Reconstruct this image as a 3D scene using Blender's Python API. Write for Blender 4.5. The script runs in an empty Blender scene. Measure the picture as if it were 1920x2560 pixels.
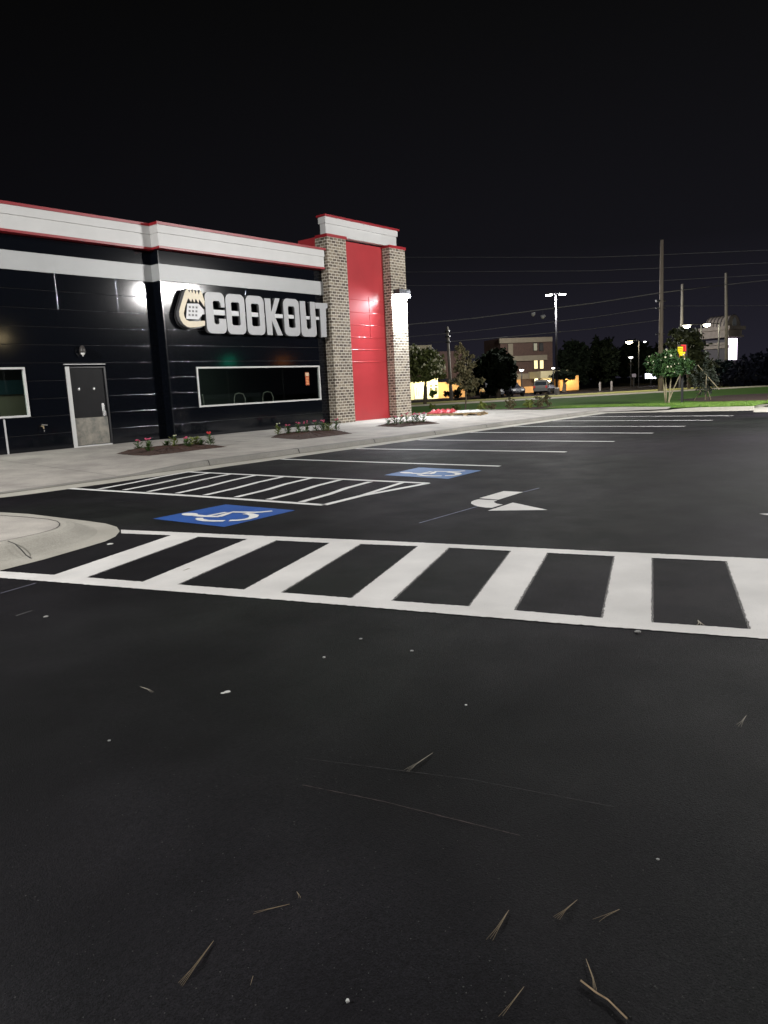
import bpy, math, random
from mathutils import Vector, Matrix
random.seed(7)
PI = math.pi
S = bpy.context.scene
COL = S.collection
# ------------------------------------------------------------------ camera model (fitted to the photograph)
FPX, CX, CY, H = 1874.233, 960.0, 1280.0, 1.6
_d = Vector((1522.0706-CX, 12632.7117-CY, FPX)).normalized(); _up = -_d
_v = Vector((2506.7766-CX, 0, FPX)); _v.y = -(_up.x*_v.x+_up.z*_v.z)/_up.y
RX = _v.normalized(); RZ = _up; RY = RZ.cross(RX)
def ray(x, y):
    c = Vector((x-CX, y-CY, FPX)); return Vector((RX.dot(c), RY.dot(c), RZ.dot(c)))
def G(x, y, z=0.0):
    r = ray(x, y); t = (z-H)/r.z; return Vector((r.x*t, r.y*t, z))
def DP(x, y, d):                                   # point at horizontal distance d
    r = ray(x, y); t = d/math.hypot(r.x, r.y); return Vector((r.x*t, r.y*t, H+r.z*t))
cam = bpy.data.cameras.new('camera'); camo = bpy.data.objects.new('camera', cam); COL.objects.link(camo)
cam.sensor_fit = 'VERTICAL'; cam.sensor_height = 32; cam.sensor_width = 24; cam.lens = FPX/2560*32
cam.clip_end = 3000; cam.clip_start = 0.05
right = Vector((RX.x, RY.x, RZ.x)); down = Vector((RX.y, RY.y, RZ.y)); fwd = Vector((RX.z, RY.z, RZ.z))
M = Matrix((( right.x, -down.x, -fwd.x, 0), (right.y, -down.y, -fwd.y, 0), (right.z, -down.z, -fwd.z, H), (0, 0, 0, 1)))
camo.matrix_world = M
S.camera = camo

# ------------------------------------------------------------------ materials
def nodes(m):
    m.use_nodes = True; return m.node_tree.nodes, m.node_tree.links
MATS = {}
def mat(name, col, rough=0.6, metal=0.0, var=0.0, vscale=3.0, bump=0.0, bscale=40.0, spec=0.5, col2=None, stretch=None, detail=6, rvar=0.0):
    if name in MATS: return MATS[name]
    m = bpy.data.materials.new(name); n, l = nodes(m); b = n['Principled BSDF']
    b.inputs['Base Color'].default_value = (*col, 1); b.inputs['Roughness'].default_value = rough
    b.inputs['Metallic'].default_value = metal; b.inputs['Specular IOR Level'].default_value = spec
    if var or col2 or bump or rvar:
        tc = n.new('ShaderNodeTexCoord'); mp = n.new('ShaderNodeMapping'); l.new(tc.outputs['Object'], mp.inputs[0])
        if stretch: mp.inputs['Scale'].default_value = stretch
    if var or col2 or rvar:
        t = n.new('ShaderNodeTexNoise'); t.inputs['Scale'].default_value = vscale; t.inputs['Detail'].default_value = detail
        t.inputs['Roughness'].default_value = 0.6; l.new(mp.outputs[0], t.inputs['Vector'])
        cr = n.new('ShaderNodeValToRGB'); cr.color_ramp.elements[0].position = .32; cr.color_ramp.elements[1].position = .68
        c2 = col2 or tuple(min(1, c*(1+var)) for c in col); c1 = col if col2 else tuple(c*(1-var) for c in col)
        cr.color_ramp.elements[0].color = (*c1, 1); cr.color_ramp.elements[1].color = (*c2, 1)
        l.new(t.outputs['Fac'], cr.inputs[0]); l.new(cr.outputs[0], b.inputs['Base Color'])
        if rvar:
            mr = n.new('ShaderNodeMapRange'); mr.inputs[1].default_value = .3; mr.inputs[2].default_value = .7
            mr.inputs[3].default_value = max(.02, rough-rvar); mr.inputs[4].default_value = rough+rvar
            l.new(t.outputs['Fac'], mr.inputs[0]); l.new(mr.outputs[0], b.inputs['Roughness'])
    if bump:
        t2 = n.new('ShaderNodeTexNoise'); t2.inputs['Scale'].default_value = bscale; t2.inputs['Detail'].default_value = 4
        l.new(mp.outputs[0], t2.inputs['Vector'])
        bp = n.new('ShaderNodeBump'); bp.inputs['Strength'].default_value = bump; bp.inputs['Distance'].default_value = 0.02
        l.new(t2.outputs['Fac'], bp.inputs['Height']); l.new(bp.outputs[0], b.inputs['Normal'])
    MATS[name] = m; return m
def emat(name, col, strength, base=(.02, .02, .02)):
    if name in MATS: return MATS[name]
    m = bpy.data.materials.new(name); n, l = nodes(m); b = n['Principled BSDF']
    b.inputs['Base Color'].default_value = (*base, 1)
    b.inputs['Emission Color'].default_value = (*col, 1); b.inputs['Emission Strength'].default_value = strength
    MATS[name] = m; return m

def asphalt():
    m = bpy.data.materials.new('asphalt'); n, l = nodes(m); b = n['Principled BSDF']
    tc = n.new('ShaderNodeTexCoord')
    def noise(sc, det=5, rough=.6):
        t = n.new('ShaderNodeTexNoise'); t.inputs['Scale'].default_value = sc; t.inputs['Detail'].default_value = det
        t.inputs['Roughness'].default_value = rough; l.new(tc.outputs['Object'], t.inputs['Vector']); return t
    def ramp(src, a, c1, b_, c2):
        r = n.new('ShaderNodeValToRGB'); r.color_ramp.elements[0].position = a; r.color_ramp.elements[1].position = b_
        r.color_ramp.elements[0].color = (*c1, 1); r.color_ramp.elements[1].color = (*c2, 1); l.new(src, r.inputs[0]); return r
    def mul(a, c, f=1.0):
        x = n.new('ShaderNodeMix'); x.data_type = 'RGBA'; x.blend_type = 'MULTIPLY'; x.inputs[0].default_value = f
        l.new(a, x.inputs[6]); l.new(c, x.inputs[7]); return x.outputs[2]
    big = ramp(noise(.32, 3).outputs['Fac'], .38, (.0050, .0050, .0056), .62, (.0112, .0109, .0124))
    tint = ramp(noise(.13, 2).outputs['Fac'], .36, (.86, 1.0, .84), .62, (1.06, .93, 1.16))
    grain = ramp(noise(150, 4, .8).outputs['Fac'], .36, (.25, .25, .25), .66, (2.1, 2.05, 2.0))
    mid = ramp(noise(2.1, 7, .7).outputs['Fac'], .3, (.78, .78, .78), .7, (1.2, 1.2, 1.2))
    speck = n.new('ShaderNodeTexVoronoi'); speck.inputs['Scale'].default_value = 60; l.new(tc.outputs['Object'], speck.inputs['Vector'])
    stones = ramp(noise(48, 3, .7).outputs['Fac'], .35, (.62, .62, .62), .66, (1.4, 1.4, 1.38))
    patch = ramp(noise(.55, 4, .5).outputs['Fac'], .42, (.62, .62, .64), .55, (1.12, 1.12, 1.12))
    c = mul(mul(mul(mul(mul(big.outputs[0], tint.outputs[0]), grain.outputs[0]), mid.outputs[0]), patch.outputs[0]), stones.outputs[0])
    # scattered light stone chips
    sp = n.new('ShaderNodeMapRange'); sp.inputs[1].default_value = .035; sp.inputs[2].default_value = .02
    sp.inputs[3].default_value = 0; sp.inputs[4].default_value = .0; l.new(speck.outputs['Distance'], sp.inputs[0])
    mx = n.new('ShaderNodeMix'); mx.data_type = 'RGBA'; l.new(sp.outputs[0], mx.inputs[0]); l.new(c, mx.inputs[6]); mx.inputs[7].default_value = (.12, .115, .11, 1)
    l.new(mx.outputs[2], b.inputs['Base Color'])
    rr = n.new('ShaderNodeMapRange'); rr.inputs[1].default_value = .3; rr.inputs[2].default_value = .7
    rr.inputs[3].default_value = .64; rr.inputs[4].default_value = .78; l.new(noise(1.3, 6).outputs['Fac'], rr.inputs[0]); l.new(rr.outputs[0], b.inputs['Roughness'])
    bp = n.new('ShaderNodeBump'); bp.inputs['Strength'].default_value = .8; bp.inputs['Distance'].default_value = .006
    l.new(noise(120, 4, .7).outputs['Fac'], bp.inputs['Height']); l.new(bp.outputs[0], b.inputs['Normal'])
    b.inputs['Specular IOR Level'].default_value = .1; l.new(tint.outputs[0], b.inputs['Specular Tint'])
    return m
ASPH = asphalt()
def paintmat(name, col, wear=.12):
    m = bpy.data.materials.new(name); n, l = nodes(m); b = n['Principled BSDF']; tc = n.new('ShaderNodeTexCoord')
    def noise(sc, det):
        t = n.new('ShaderNodeTexNoise'); t.inputs['Scale'].default_value = sc; t.inputs['Detail'].default_value = det; l.new(tc.outputs['Object'], t.inputs['Vector']); return t
    t = noise(1.6, 8); r = n.new('ShaderNodeValToRGB'); r.color_ramp.elements[0].position = .3; r.color_ramp.elements[1].position = .62
    r.color_ramp.elements[0].color = (*[c*(1-wear*2) for c in col], 1); r.color_ramp.elements[1].color = (*col, 1); l.new(t.outputs['Fac'], r.inputs[0])
    t2 = noise(130, 3); r2 = n.new('ShaderNodeMapRange'); r2.inputs[1].default_value = .27; r2.inputs[2].default_value = .36; r2.inputs[3].default_value = .35; r2.inputs[4].default_value = 1
    l.new(t2.outputs['Fac'], r2.inputs[0]); mx = n.new('ShaderNodeMix'); mx.data_type = 'RGBA'; l.new(r2.outputs[0], mx.inputs[0])
    mx.inputs[6].default_value = (.05, .05, .05, 1); l.new(r.outputs[0], mx.inputs[7]); l.new(mx.outputs[2], b.inputs['Base Color'])
    b.inputs['Roughness'].default_value = .6
    bp = n.new('ShaderNodeBump'); bp.inputs['Strength'].default_value = .35; bp.inputs['Distance'].default_value = .004; l.new(t2.outputs['Fac'], bp.inputs['Height']); l.new(bp.outputs[0], b.inputs['Normal'])
    MATS[name] = m; return m
WPAINT = paintmat('white_paint', (.74, .725, .70), .10); BPAINT = paintmat('blue_paint', (.012, .085, .36), .1); WPAINT2 = paintmat('white_paint_new', (.8, .8, .78), .06)
BPAINT2 = paintmat('faded_blue_paint', (.06, .17, .42), .15)
def concrete(name, c1, c2):
    m = bpy.data.materials.new(name); n, l = nodes(m); b = n['Principled BSDF']; tc = n.new('ShaderNodeTexCoord')
    def noise(sc, det, ro=.6):
        t = n.new('ShaderNodeTexNoise'); t.inputs['Scale'].default_value = sc; t.inputs['Detail'].default_value = det; t.inputs['Roughness'].default_value = ro; l.new(tc.outputs['Object'], t.inputs['Vector']); return t
    r = n.new('ShaderNodeValToRGB'); r.color_ramp.elements[0].position = .3; r.color_ramp.elements[1].position = .7
    r.color_ramp.elements[0].color = (*c1, 1); r.color_ramp.elements[1].color = (*c2, 1); l.new(noise(.9, 9, .68).outputs['Fac'], r.inputs[0])
    g = n.new('ShaderNodeMapRange'); g.inputs[1].default_value = .3; g.inputs[2].default_value = .7; g.inputs[3].default_value = .8; g.inputs[4].default_value = 1.15
    l.new(noise(60, 4).outputs['Fac'], g.inputs[0]); mx = n.new('ShaderNodeMix'); mx.data_type = 'RGBA'; mx.blend_type = 'MULTIPLY'; mx.inputs[0].default_value = 1
    l.new(r.outputs[0], mx.inputs[6]); l.new(g.outputs[0], mx.inputs[7]); l.new(mx.outputs[2], b.inputs['Base Color']); b.inputs['Roughness'].default_value = .8
    bp = n.new('ShaderNodeBump'); bp.inputs['Strength'].default_value = .4; bp.inputs['Distance'].default_value = .008; l.new(noise(45, 5).outputs['Fac'], bp.inputs['Height']); l.new(bp.outputs[0], b.inputs['Normal'])
    MATS[name] = m; return m
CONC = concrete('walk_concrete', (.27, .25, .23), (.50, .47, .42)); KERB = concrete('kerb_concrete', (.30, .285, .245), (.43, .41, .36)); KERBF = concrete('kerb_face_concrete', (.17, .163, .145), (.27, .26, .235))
def brickmat():
    m = bpy.data.materials.new('brick'); n, l = nodes(m); b = n['Principled BSDF']; tc = n.new('ShaderNodeTexCoord')
    ge = n.new('ShaderNodeNewGeometry')
    sx = n.new('ShaderNodeSeparateXYZ'); l.new(tc.outputs['Object'], sx.inputs[0]); add = n.new('ShaderNodeMath'); add.operation = 'ADD'
    l.new(sx.outputs[0], add.inputs[0]); l.new(sx.outputs[1], add.inputs[1]); cb = n.new('ShaderNodeCombineXYZ'); l.new(add.outputs[0], cb.inputs[0]); l.new(sx.outputs[2], cb.inputs[1])
    bt = n.new('ShaderNodeTexBrick'); l.new(cb.outputs[0], bt.inputs['Vector']); bt.inputs['Scale'].default_value = 1; bt.inputs['Brick Width'].default_value = .232
    bt.inputs['Row Height'].default_value = .113; bt.inputs['Mortar Size'].default_value = .013; bt.inputs['Mortar Smooth'].default_value = .15; bt.inputs['Bias'].default_value = -.1
    bt.inputs['Color1'].default_value = (.085, .065, .05, 1); bt.inputs['Color2'].default_value = (.27, .225, .165, 1); bt.inputs['Mortar'].default_value = (.56, .52, .44, 1)
    t = n.new('ShaderNodeTexNoise'); t.inputs['Scale'].default_value = 25; t.inputs['Detail'].default_value = 5; l.new(tc.outputs['Object'], t.inputs['Vector'])
    g = n.new('ShaderNodeMapRange'); g.inputs[1].default_value = .3; g.inputs[2].default_value = .7; g.inputs[3].default_value = .6; g.inputs[4].default_value = 1.3; l.new(t.outputs['Fac'], g.inputs[0])
    mx = n.new('ShaderNodeMix'); mx.data_type = 'RGBA'; mx.blend_type = 'MULTIPLY'; mx.inputs[0].default_value = 1; l.new(bt.outputs['Color'], mx.inputs[6]); l.new(g.outputs[0], mx.inputs[7])
    l.new(mx.outputs[2], b.inputs['Base Color']); b.inputs['Roughness'].default_value = .85
    bp = n.new('ShaderNodeBump'); bp.invert = True; bp.inputs['Strength'].default_value = .6; bp.inputs['Distance'].default_value = .012; l.new(bt.outputs['Fac'], bp.inputs['Height']); l.new(bp.outputs[0], b.inputs['Normal'])
    MATS['brick'] = m; return m
BRICK = brickmat()
def glassmat(name, tint=(.9, .95, .93), r=.02):
    m = bpy.data.materials.new(name); n, l = nodes(m); n.remove(n['Principled BSDF']); o = n['Material Output']
    t = n.new('ShaderNodeBsdfTransparent'); t.inputs[0].default_value = (*tint, 1); g = n.new('ShaderNodeBsdfGlossy'); g.inputs['Roughness'].default_value = r
    lw_ = n.new('ShaderNodeLayerWeight'); lw_.inputs[0].default_value = .5; pw = n.new('ShaderNodeMath'); pw.operation = 'POWER'; l.new(lw_.outputs['Facing'], pw.inputs[0]); pw.inputs[1].default_value = 4; fr = n.new('ShaderNodeMapRange'); l.new(pw.outputs[0], fr.inputs[0]); fr.inputs[3].default_value = .05; fr.inputs[4].default_value = .9; mx = n.new('ShaderNodeMixShader'); l.new(fr.outputs[0], mx.inputs[0]); l.new(t.outputs[0], mx.inputs[1]); l.new(g.outputs[0], mx.inputs[2]); l.new(mx.outputs[0], o.inputs[0])
    MATS[name] = m; return m
GLASS = glassmat('window_glass')
BLACKP = mat('black_gloss_panel', (.003, .0038, .006), .085, bump=.03, bscale=1.6, spec=.38)
BLACKT = mat('black_trim', (.006, .006, .008), .3)
WHITE = mat('white_metal', (.52, .52, .51), .42, var=.04, vscale=1.5)
BAND = mat('grey_white_panel', (.36, .37, .37), .4, var=.04, vscale=1.2)
RED = mat('red_panel', (.38, .036, .042), .3, var=.06, vscale=1.2, bump=.03, bscale=2)
REDT = mat('red_coping', (.26, .014, .02), .35, var=.1)
LETTER = mat('sign_letter_face', (.33, .335, .345), .4, var=.03); LETSIDE = mat('sign_return', (.13, .13, .135), .5)
CREAM = mat('cream_sign_face', (.60, .51, .33), .4, var=.05)
STEEL = mat('scuffed_steel', (.10, .10, .09), .42, .3, vscale=5, col2=(.24, .22, .18), rvar=.1)
CHROME = mat('bright_metal', (.75, .75, .75), .25, .9)
DOORM = mat('charcoal_door', (.006, .006, .007), .5, var=.2, spec=.15)
BARK = mat('bark', (.085, .065, .045), .9, var=.4, vscale=8, bump=.5, bscale=20)
PALEBARK = mat('pale_bark', (.33, .28, .18), .8, var=.3, vscale=8)
WOODPOLE = mat('weathered_pole', (.21, .165, .125), .85, vscale=1.2, col2=(.32, .27, .22), stretch=(9, 9, .6), bump=.4, bscale=30)
GREYPOLE = mat('grey_wood_pole', (.16, .145, .12), .85, vscale=1.5, col2=(.24, .22, .19), stretch=(9, 9, .6))
DARKMET = mat('dark_metal', (.03, .03, .032), .45, .3)
GALV = mat('galvanised_metal', (.10, .10, .11), .45, .6, var=.3)
WIREM = mat('wire', (.13, .13, .14), .5)
GRASS = mat('lawn', (.07, .17, .025), .95, spec=.05, vscale=1.2, col2=(.13, .25, .05), bump=.8, bscale=60, detail=10)
VERGE = mat('verge_grass', (.24, .23, .06), .9, vscale=1.5, col2=(.34, .31, .10), spec=.1, bump=.6, bscale=50)
MULCH = mat('mulch', (.026, .013, .009), .95, vscale=22, col2=(.085, .042, .028), bump=1.0, bscale=50, detail=10)
TERR = mat('terrain_soil', (.02, .022, .014), .95, var=.3, vscale=.1)
ROADM = mat('road_asphalt', (.020, .016, .017), .9, var=.2, vscale=.5, spec=.03)
def leafmat(name, c1, c2, rough=.55):
    m = bpy.data.materials.new(name); n, l = nodes(m); b = n['Principled BSDF']; g = n.new('ShaderNodeTexCoord'); t = n.new('ShaderNodeTexNoise'); t.inputs['Scale'].default_value = 2.3; t.inputs['Detail'].default_value = 8
    l.new(g.outputs['Object'], t.inputs['Vector']); r = n.new('ShaderNodeValToRGB'); r.color_ramp.elements[0].position = .35; r.color_ramp.elements[1].position = .65
    r.color_ramp.elements[0].color = (*c1, 1); r.color_ramp.elements[1].color = (*c2, 1); l.new(t.outputs['Fac'], r.inputs[0]); l.new(r.outputs[0], b.inputs['Base Color']); b.inputs['Roughness'].default_value = .8 if 'dark' in name or 'hedge' in name else rough; b.inputs['Specular IOR Level'].default_value = .05 if 'dark' in name or 'hedge' in name else .3
    MATS[name] = m; return m
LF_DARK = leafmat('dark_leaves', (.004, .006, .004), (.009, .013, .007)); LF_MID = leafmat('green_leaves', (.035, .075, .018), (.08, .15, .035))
LF_BRN = leafmat('brown_green_leaves', (.07, .065, .03), (.16, .13, .065)); LF_MYR = leafmat('myrtle_leaves', (.06, .08, .025), (.14, .155, .05))
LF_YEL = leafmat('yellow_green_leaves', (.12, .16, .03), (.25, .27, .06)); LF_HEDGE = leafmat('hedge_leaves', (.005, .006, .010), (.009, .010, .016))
BLOSSOM = mat('cream_blossom', (.62, .60, .42), .7); PINK = mat('pink_blossom', (.48, .06, .13), .6, var=.3, vscale=30); REDB = mat('red_blossom', (.6, .03, .03), .6)

# ------------------------------------------------------------------ mesh builder and object helpers
class MB:
    def __init__(s): s.v = []; s.f = []; s.mi = []; s.smooth = False
    def add(s, vs, fs, k=0):
        o = len(s.v); s.v += [tuple(p) for p in vs]; s.f += [tuple(i+o for i in f) for f in fs]; s.mi += [k]*len(fs); return s
    def box(s, x0, x1, y0, y1, z0, z1, k=0, T=None):
        vs = [(x, y, z) for z in (z0, z1) for x, y in ((x0, y0), (x1, y0), (x1, y1), (x0, y1))]
        if T: vs = [T(*p) for p in vs]
        return s.add(vs, [(3, 2, 1, 0), (4, 5, 6, 7), (0, 1, 5, 4), (1, 2, 6, 5), (2, 3, 7, 6), (3, 0, 4, 7)], k)
    def prism(s, pts, vec, k=0, kside=None):
        n = len(pts); vec = Vector(vec); p = [Vector(q) for q in pts]
        s.add(p+[q+vec for q in p], [tuple(range(n)), tuple(range(2*n-1, n-1, -1))], k)
        o = len(s.v)-2*n
        s.f += [((i+1) % n+o, i+o, i+n+o, (i+1) % n+n+o) for i in range(n)]; s.mi += [k if kside is None else kside]*n; return s
    def poly(s, pts, k=0): return s.add(pts, [tuple(range(len(pts)))], k)
    def tube(s, path, rad, n=8, k=0, cap=True):
        P = [Vector(p) for p in path]; R = rad if isinstance(rad, (list, tuple)) else [rad]*len(P); vs = []; up = Vector((0, 0, 1))
        a0 = None
        for i, p in enumerate(P):
            t = (P[min(i+1, len(P)-1)]-P[max(i-1, 0)]).normalized()
            if a0 is None:
                a0 = t.cross(up if abs(t.z) < .9 else Vector((1, 0, 0))).normalized()
            a = (a0-t*a0.dot(t)).normalized(); a0 = a; b = t.cross(a)
            for j in range(n):
                w = 2*PI*j/n; vs.append(p+(a*math.cos(w)+b*math.sin(w))*R[i])
        fs = [(i*n+j, i*n+(j+1) % n, (i+1)*n+(j+1) % n, (i+1)*n+j) for i in range(len(P)-1) for j in range(n)]
        if cap: fs += [tuple(range(n-1, -1, -1)), tuple(range((len(P)-1)*n, len(P)*n))]
        return s.add(vs, fs, k)
    def lathe(s, c, prof, n=16, k=0, axis='z'):
        vs = []
        for r, h in prof:
            for j in range(n):
                w = 2*PI*j/n
                if axis == 'z': vs.append((c[0]+r*math.cos(w), c[1]+r*math.sin(w), c[2]+h))
                else: vs.append((c[0]+r*math.cos(w), c[1]+h, c[2]+r*math.sin(w)))
        m = len(prof); fs = [(i*n+j, i*n+(j+1) % n, (i+1)*n+(j+1) % n, (i+1)*n+j) for i in range(m-1) for j in range(n)]
        fs += [tuple(range(n-1, -1, -1)), tuple(range((m-1)*n, m*n))]
        return s.add(vs, fs, k)
    def build(s, name, m, parent=None, smooth=False):
        org = Vector((0, 0, 0)); q = parent
        while q: org += q.location; q = q.parent
        loc = Vector((0, 0, 0))
        if parent is None and s.v:
            xs = list(zip(*s.v)); loc = Vector(((min(xs[0])+max(xs[0]))/2, (min(xs[1])+max(xs[1]))/2, min(xs[2])))
        o_ = org+loc
        me = bpy.data.meshes.new(name); me.from_pydata([(x-o_.x, y-o_.y, z-o_.z) for x, y, z in s.v], [], s.f)
        ms = m if isinstance(m, (list, tuple)) else [m]
        for x in ms: me.materials.append(x)
        if len(ms) > 1:
            for p, i in zip(me.polygons, s.mi): p.material_index = i
        if smooth:
            for p in me.polygons: p.use_smooth = True
        me.update(); ob = bpy.data.objects.new(name, me); ob.location = loc; COL.objects.link(ob); ob.parent = parent; return ob
def fixn(ob):                                       # consistent outward normals
    import bmesh
    bm = bmesh.new(); bm.from_mesh(ob.data); bmesh.ops.recalc_face_normals(bm, faces=bm.faces); bm.to_mesh(ob.data); bm.free(); return ob
def tag(o, label=None, cat=None, group=None, kind=None):
    if label: o['label'] = label
    if cat: o['category'] = cat
    if group: o['group'] = group
    if kind: o['kind'] = kind
    return o
def thing(name, loc, label, cat, group=None):
    o = bpy.data.objects.new(name, None); o.location = loc; o.empty_display_size = .2; COL.objects.link(o); return tag(o, label, cat, group)
def struct(name, mb, m, smooth=False, label=None):
    o = mb.build(name, m, None, smooth); return tag(o, label, None, None, 'structure')
def copy_tree(o, parent=None):
    c = o.copy(); COL.objects.link(c); c.parent = parent
    for ch in [x for x in o.children]: copy_tree(ch, c)
    return c
def light(kind, loc, power, col, parent, size=.5, size_y=None, target=None, spread=PI, name='lamp_light'):
    L = bpy.data.lights.new(name, kind); L.energy = power; L.color = col
    if kind == 'AREA':
        L.size = size; L.spread = spread
        if size_y: L.shape = 'RECTANGLE'; L.size_y = size_y
    else: L.shadow_soft_size = size
    if kind == 'SPOT': L.spot_size = math.radians(168); L.spot_blend = .25
    o = bpy.data.objects.new(name, L); COL.objects.link(o); org = Vector((0, 0, 0)); q = parent
    while q: org += q.location; q = q.parent
    o.location = Vector(loc)-org; o.parent = parent
    if target is not None: o.rotation_euler = (Vector(target)-Vector(loc)).to_track_quat('-Z', 'Y').to_euler()
    return o

# ------------------------------------------------------------------ ground
ground = MB(); ground.poly([(-500, -500, -.06), (900, -500, -.06), (900, 900, -.06), (-500, 900, -.06)]); struct('ground', ground, TERR)
def jit(pts, amp, step=.12):
    amp *= .4; step *= .35                        # densify a polygon on the ground with a slightly ragged edge
    out = []
    n = len(pts)
    for i in range(n):
        a, b = Vector(pts[i]), Vector(pts[(i+1) % n]); L = (b-a).length; k = max(1, int(L/step))
        for j in range(k):
            p = a.lerp(b, j/k)
            if j: p = p+Vector((random.gauss(0, amp), random.gauss(0, amp), 0))
            out.append(p)
    return out
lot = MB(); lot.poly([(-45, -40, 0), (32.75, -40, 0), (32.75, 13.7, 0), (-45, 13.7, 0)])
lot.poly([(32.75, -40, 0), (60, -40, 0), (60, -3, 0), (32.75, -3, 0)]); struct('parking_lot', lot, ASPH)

Z1 = .004
def mark(name, polys, m, z=Z1, amp=.006, label=None):
    mb = MB()
    for p in polys: mb.poly(jit([Vector((q[0], q[1], z)) for q in p], amp))
    ob = struct(name, mb, m, label=label); fixup(ob); return ob
def fixup(ob):
    for p in ob.data.polygons:
        if p.normal.z < 0: p.flip()
    ob.data.update()
def ribbon(pts, w):                                 # constant-width strip polygon along a 2D polyline
    P = [Vector((p[0], p[1])) for p in pts]; L = []; R = []
    for i, p in enumerate(P):
        t = (P[min(i+1, len(P)-1)]-P[max(i-1, 0)]).normalized(); nrm = Vector((-t.y, t.x)); ww = w[i] if isinstance(w, (list, tuple)) else w
        L.append(p+nrm*ww/2); R.append(p-nrm*ww/2)
    return L+R[::-1]
# stall lines
SX = [(12.61, 12.68), (15.49, 15.47), (18.22, 18.34), (20.96, 21.3), (23.67, 24.2), (26.56, 27.3), (29.18, 30.0)]
ordn = ['nearest', 'second', 'third', 'fourth', 'fifth', 'sixth', 'farthest']
for i, (a, b) in enumerate(SX):
    yl = 13.62
    mark('parking_line', [ribbon([(a, 7.42), ((a+b)/2+random.uniform(-.02, .02), 10.4), (b, yl)], .13)], WPAINT2, label='%s white stall line running to the kerb' % ordn[i]) ['group'] = 'white parking stall lines'
# crosswalk
def gp(*pts): return [G(*p) for p in pts]
c6 = lambda x, y: (x/1.728, 1040+y/1.728)
c7 = lambda x, y: (960+x/1.728, 1000+y/1.728)
far_t = [(303, 1325), (620, 1339), (960, 1353), (1440, 1376), (1920, 1398)]
far_b = [(303, 1334), (405, 1338), (787, 1356.5), (1040, 1366), (1278, 1378), (1537, 1391.5), (1816, 1404), (1920, 1411)]
near_t = [(-60, 1425.5), (0, 1429), (136, 1438), (359, 1455.5), (610, 1475), (880, 1496), (1174, 1517), (1507, 1546), (1628, 1557), (1877, 1574), (1925, 1578)]
near_b = [(-60, 1441), (0, 1445), (480, 1483), (960, 1522), (1434, 1562), (1925, 1599)]
def ext(l): # extend beyond the frame to the right
    a, b = G(*l[-2]), G(*l[-1]); return [G(*p) for p in l]+[b+(b-a).normalized()*3.2]
FT, FB, NT, NB = ext(far_t), ext(far_b), ext(near_t), ext(near_b)
bars = [((735, 518), (850, 525), (235, 688), (370, 700)), ((1068, 533), (1190, 540), (620, 717), (765, 730)), ((1430, 547), (1555, 555), (1055, 752), (1210, 766))]
BP = [[G(*c6(*q)) for q in b] for b in bars]
BP.append([G(*c7(145, 635)), G(*c7(278, 641)), G(*c6(1520, 788)), G(*c7(30, 870))])
for b in [((550, 653), (705, 661), (370, 893), (560, 910)), ((997, 677), (1155, 685), (945, 943), (1155, 963)), ((1480, 697), (1655, 706), (1585, 992), (1870, 1010))]:
    BP.append([G(*c7(*q)) for q in b])
stepv = (BP[6][0]-BP[4][0])/2
for k in (1, 2): BP.append([p+stepv*k for p in BP[6]])
polys = [FT+FB[::-1], NT+NB[::-1]]
for b in BP:
    u = (b[2]-b[0]).normalized()*.05
    polys.append([b[0]-u, b[1]-u, b[3]+u, b[2]+u])
z = Z1
mb = MB()
for i, p in enumerate(polys): mb.poly(jit([Vector((q[0], q[1], Z1+(.0006 if i > 1 else 0))) for q in p], .007, .07))
ov = MB()
for b in BP:
    for e_, sg_ in ((0, -1), (1, 1)):
        a_, c_ = b[e_], b[e_+2]; d_ = (c_-a_).normalized(); n_ = Vector((-d_.y, d_.x, 0)); q_ = (b[1]-b[0]); n_ = n_ if n_.dot(q_)*sg_ > 0 else -n_
        for wv, zz in ((.007, .0022), (.015, .0012)): ov.poly([Vector((p.x, p.y, zz)) for p in (a_-n_*.01, c_-n_*.01, c_+n_*wv, a_+n_*wv)])
OS = bpy.data.materials.new('paint_overspray'); n_n, n_l = nodes(OS); pb = n_n['Principled BSDF']; pb.inputs['Base Color'].default_value = (.6, .59, .57, 1); pb.inputs['Roughness'].default_value = .8
tcn = n_n.new('ShaderNodeTexCoord'); nz = n_n.new('ShaderNodeTexNoise'); nz.inputs['Scale'].default_value = 190; nz.inputs['Detail'].default_value = 3; n_l.new(tcn.outputs['Object'], nz.inputs['Vector'])
mr_ = n_n.new('ShaderNodeMapRange'); mr_.inputs[1].default_value = .52; mr_.inputs[2].default_value = .6; n_l.new(nz.outputs['Fac'], mr_.inputs[0]); n_l.new(mr_.outputs[0], pb.inputs['Alpha'])
ovo = struct('paint_overspray', ov, OS, label='speckled overspray along the crosswalk bar edges'); fixup(ovo)
cw = struct('crosswalk', mb, WPAINT, label='wide zebra crosswalk of broad white bars between two white lines'); fixup(cw)
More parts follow.
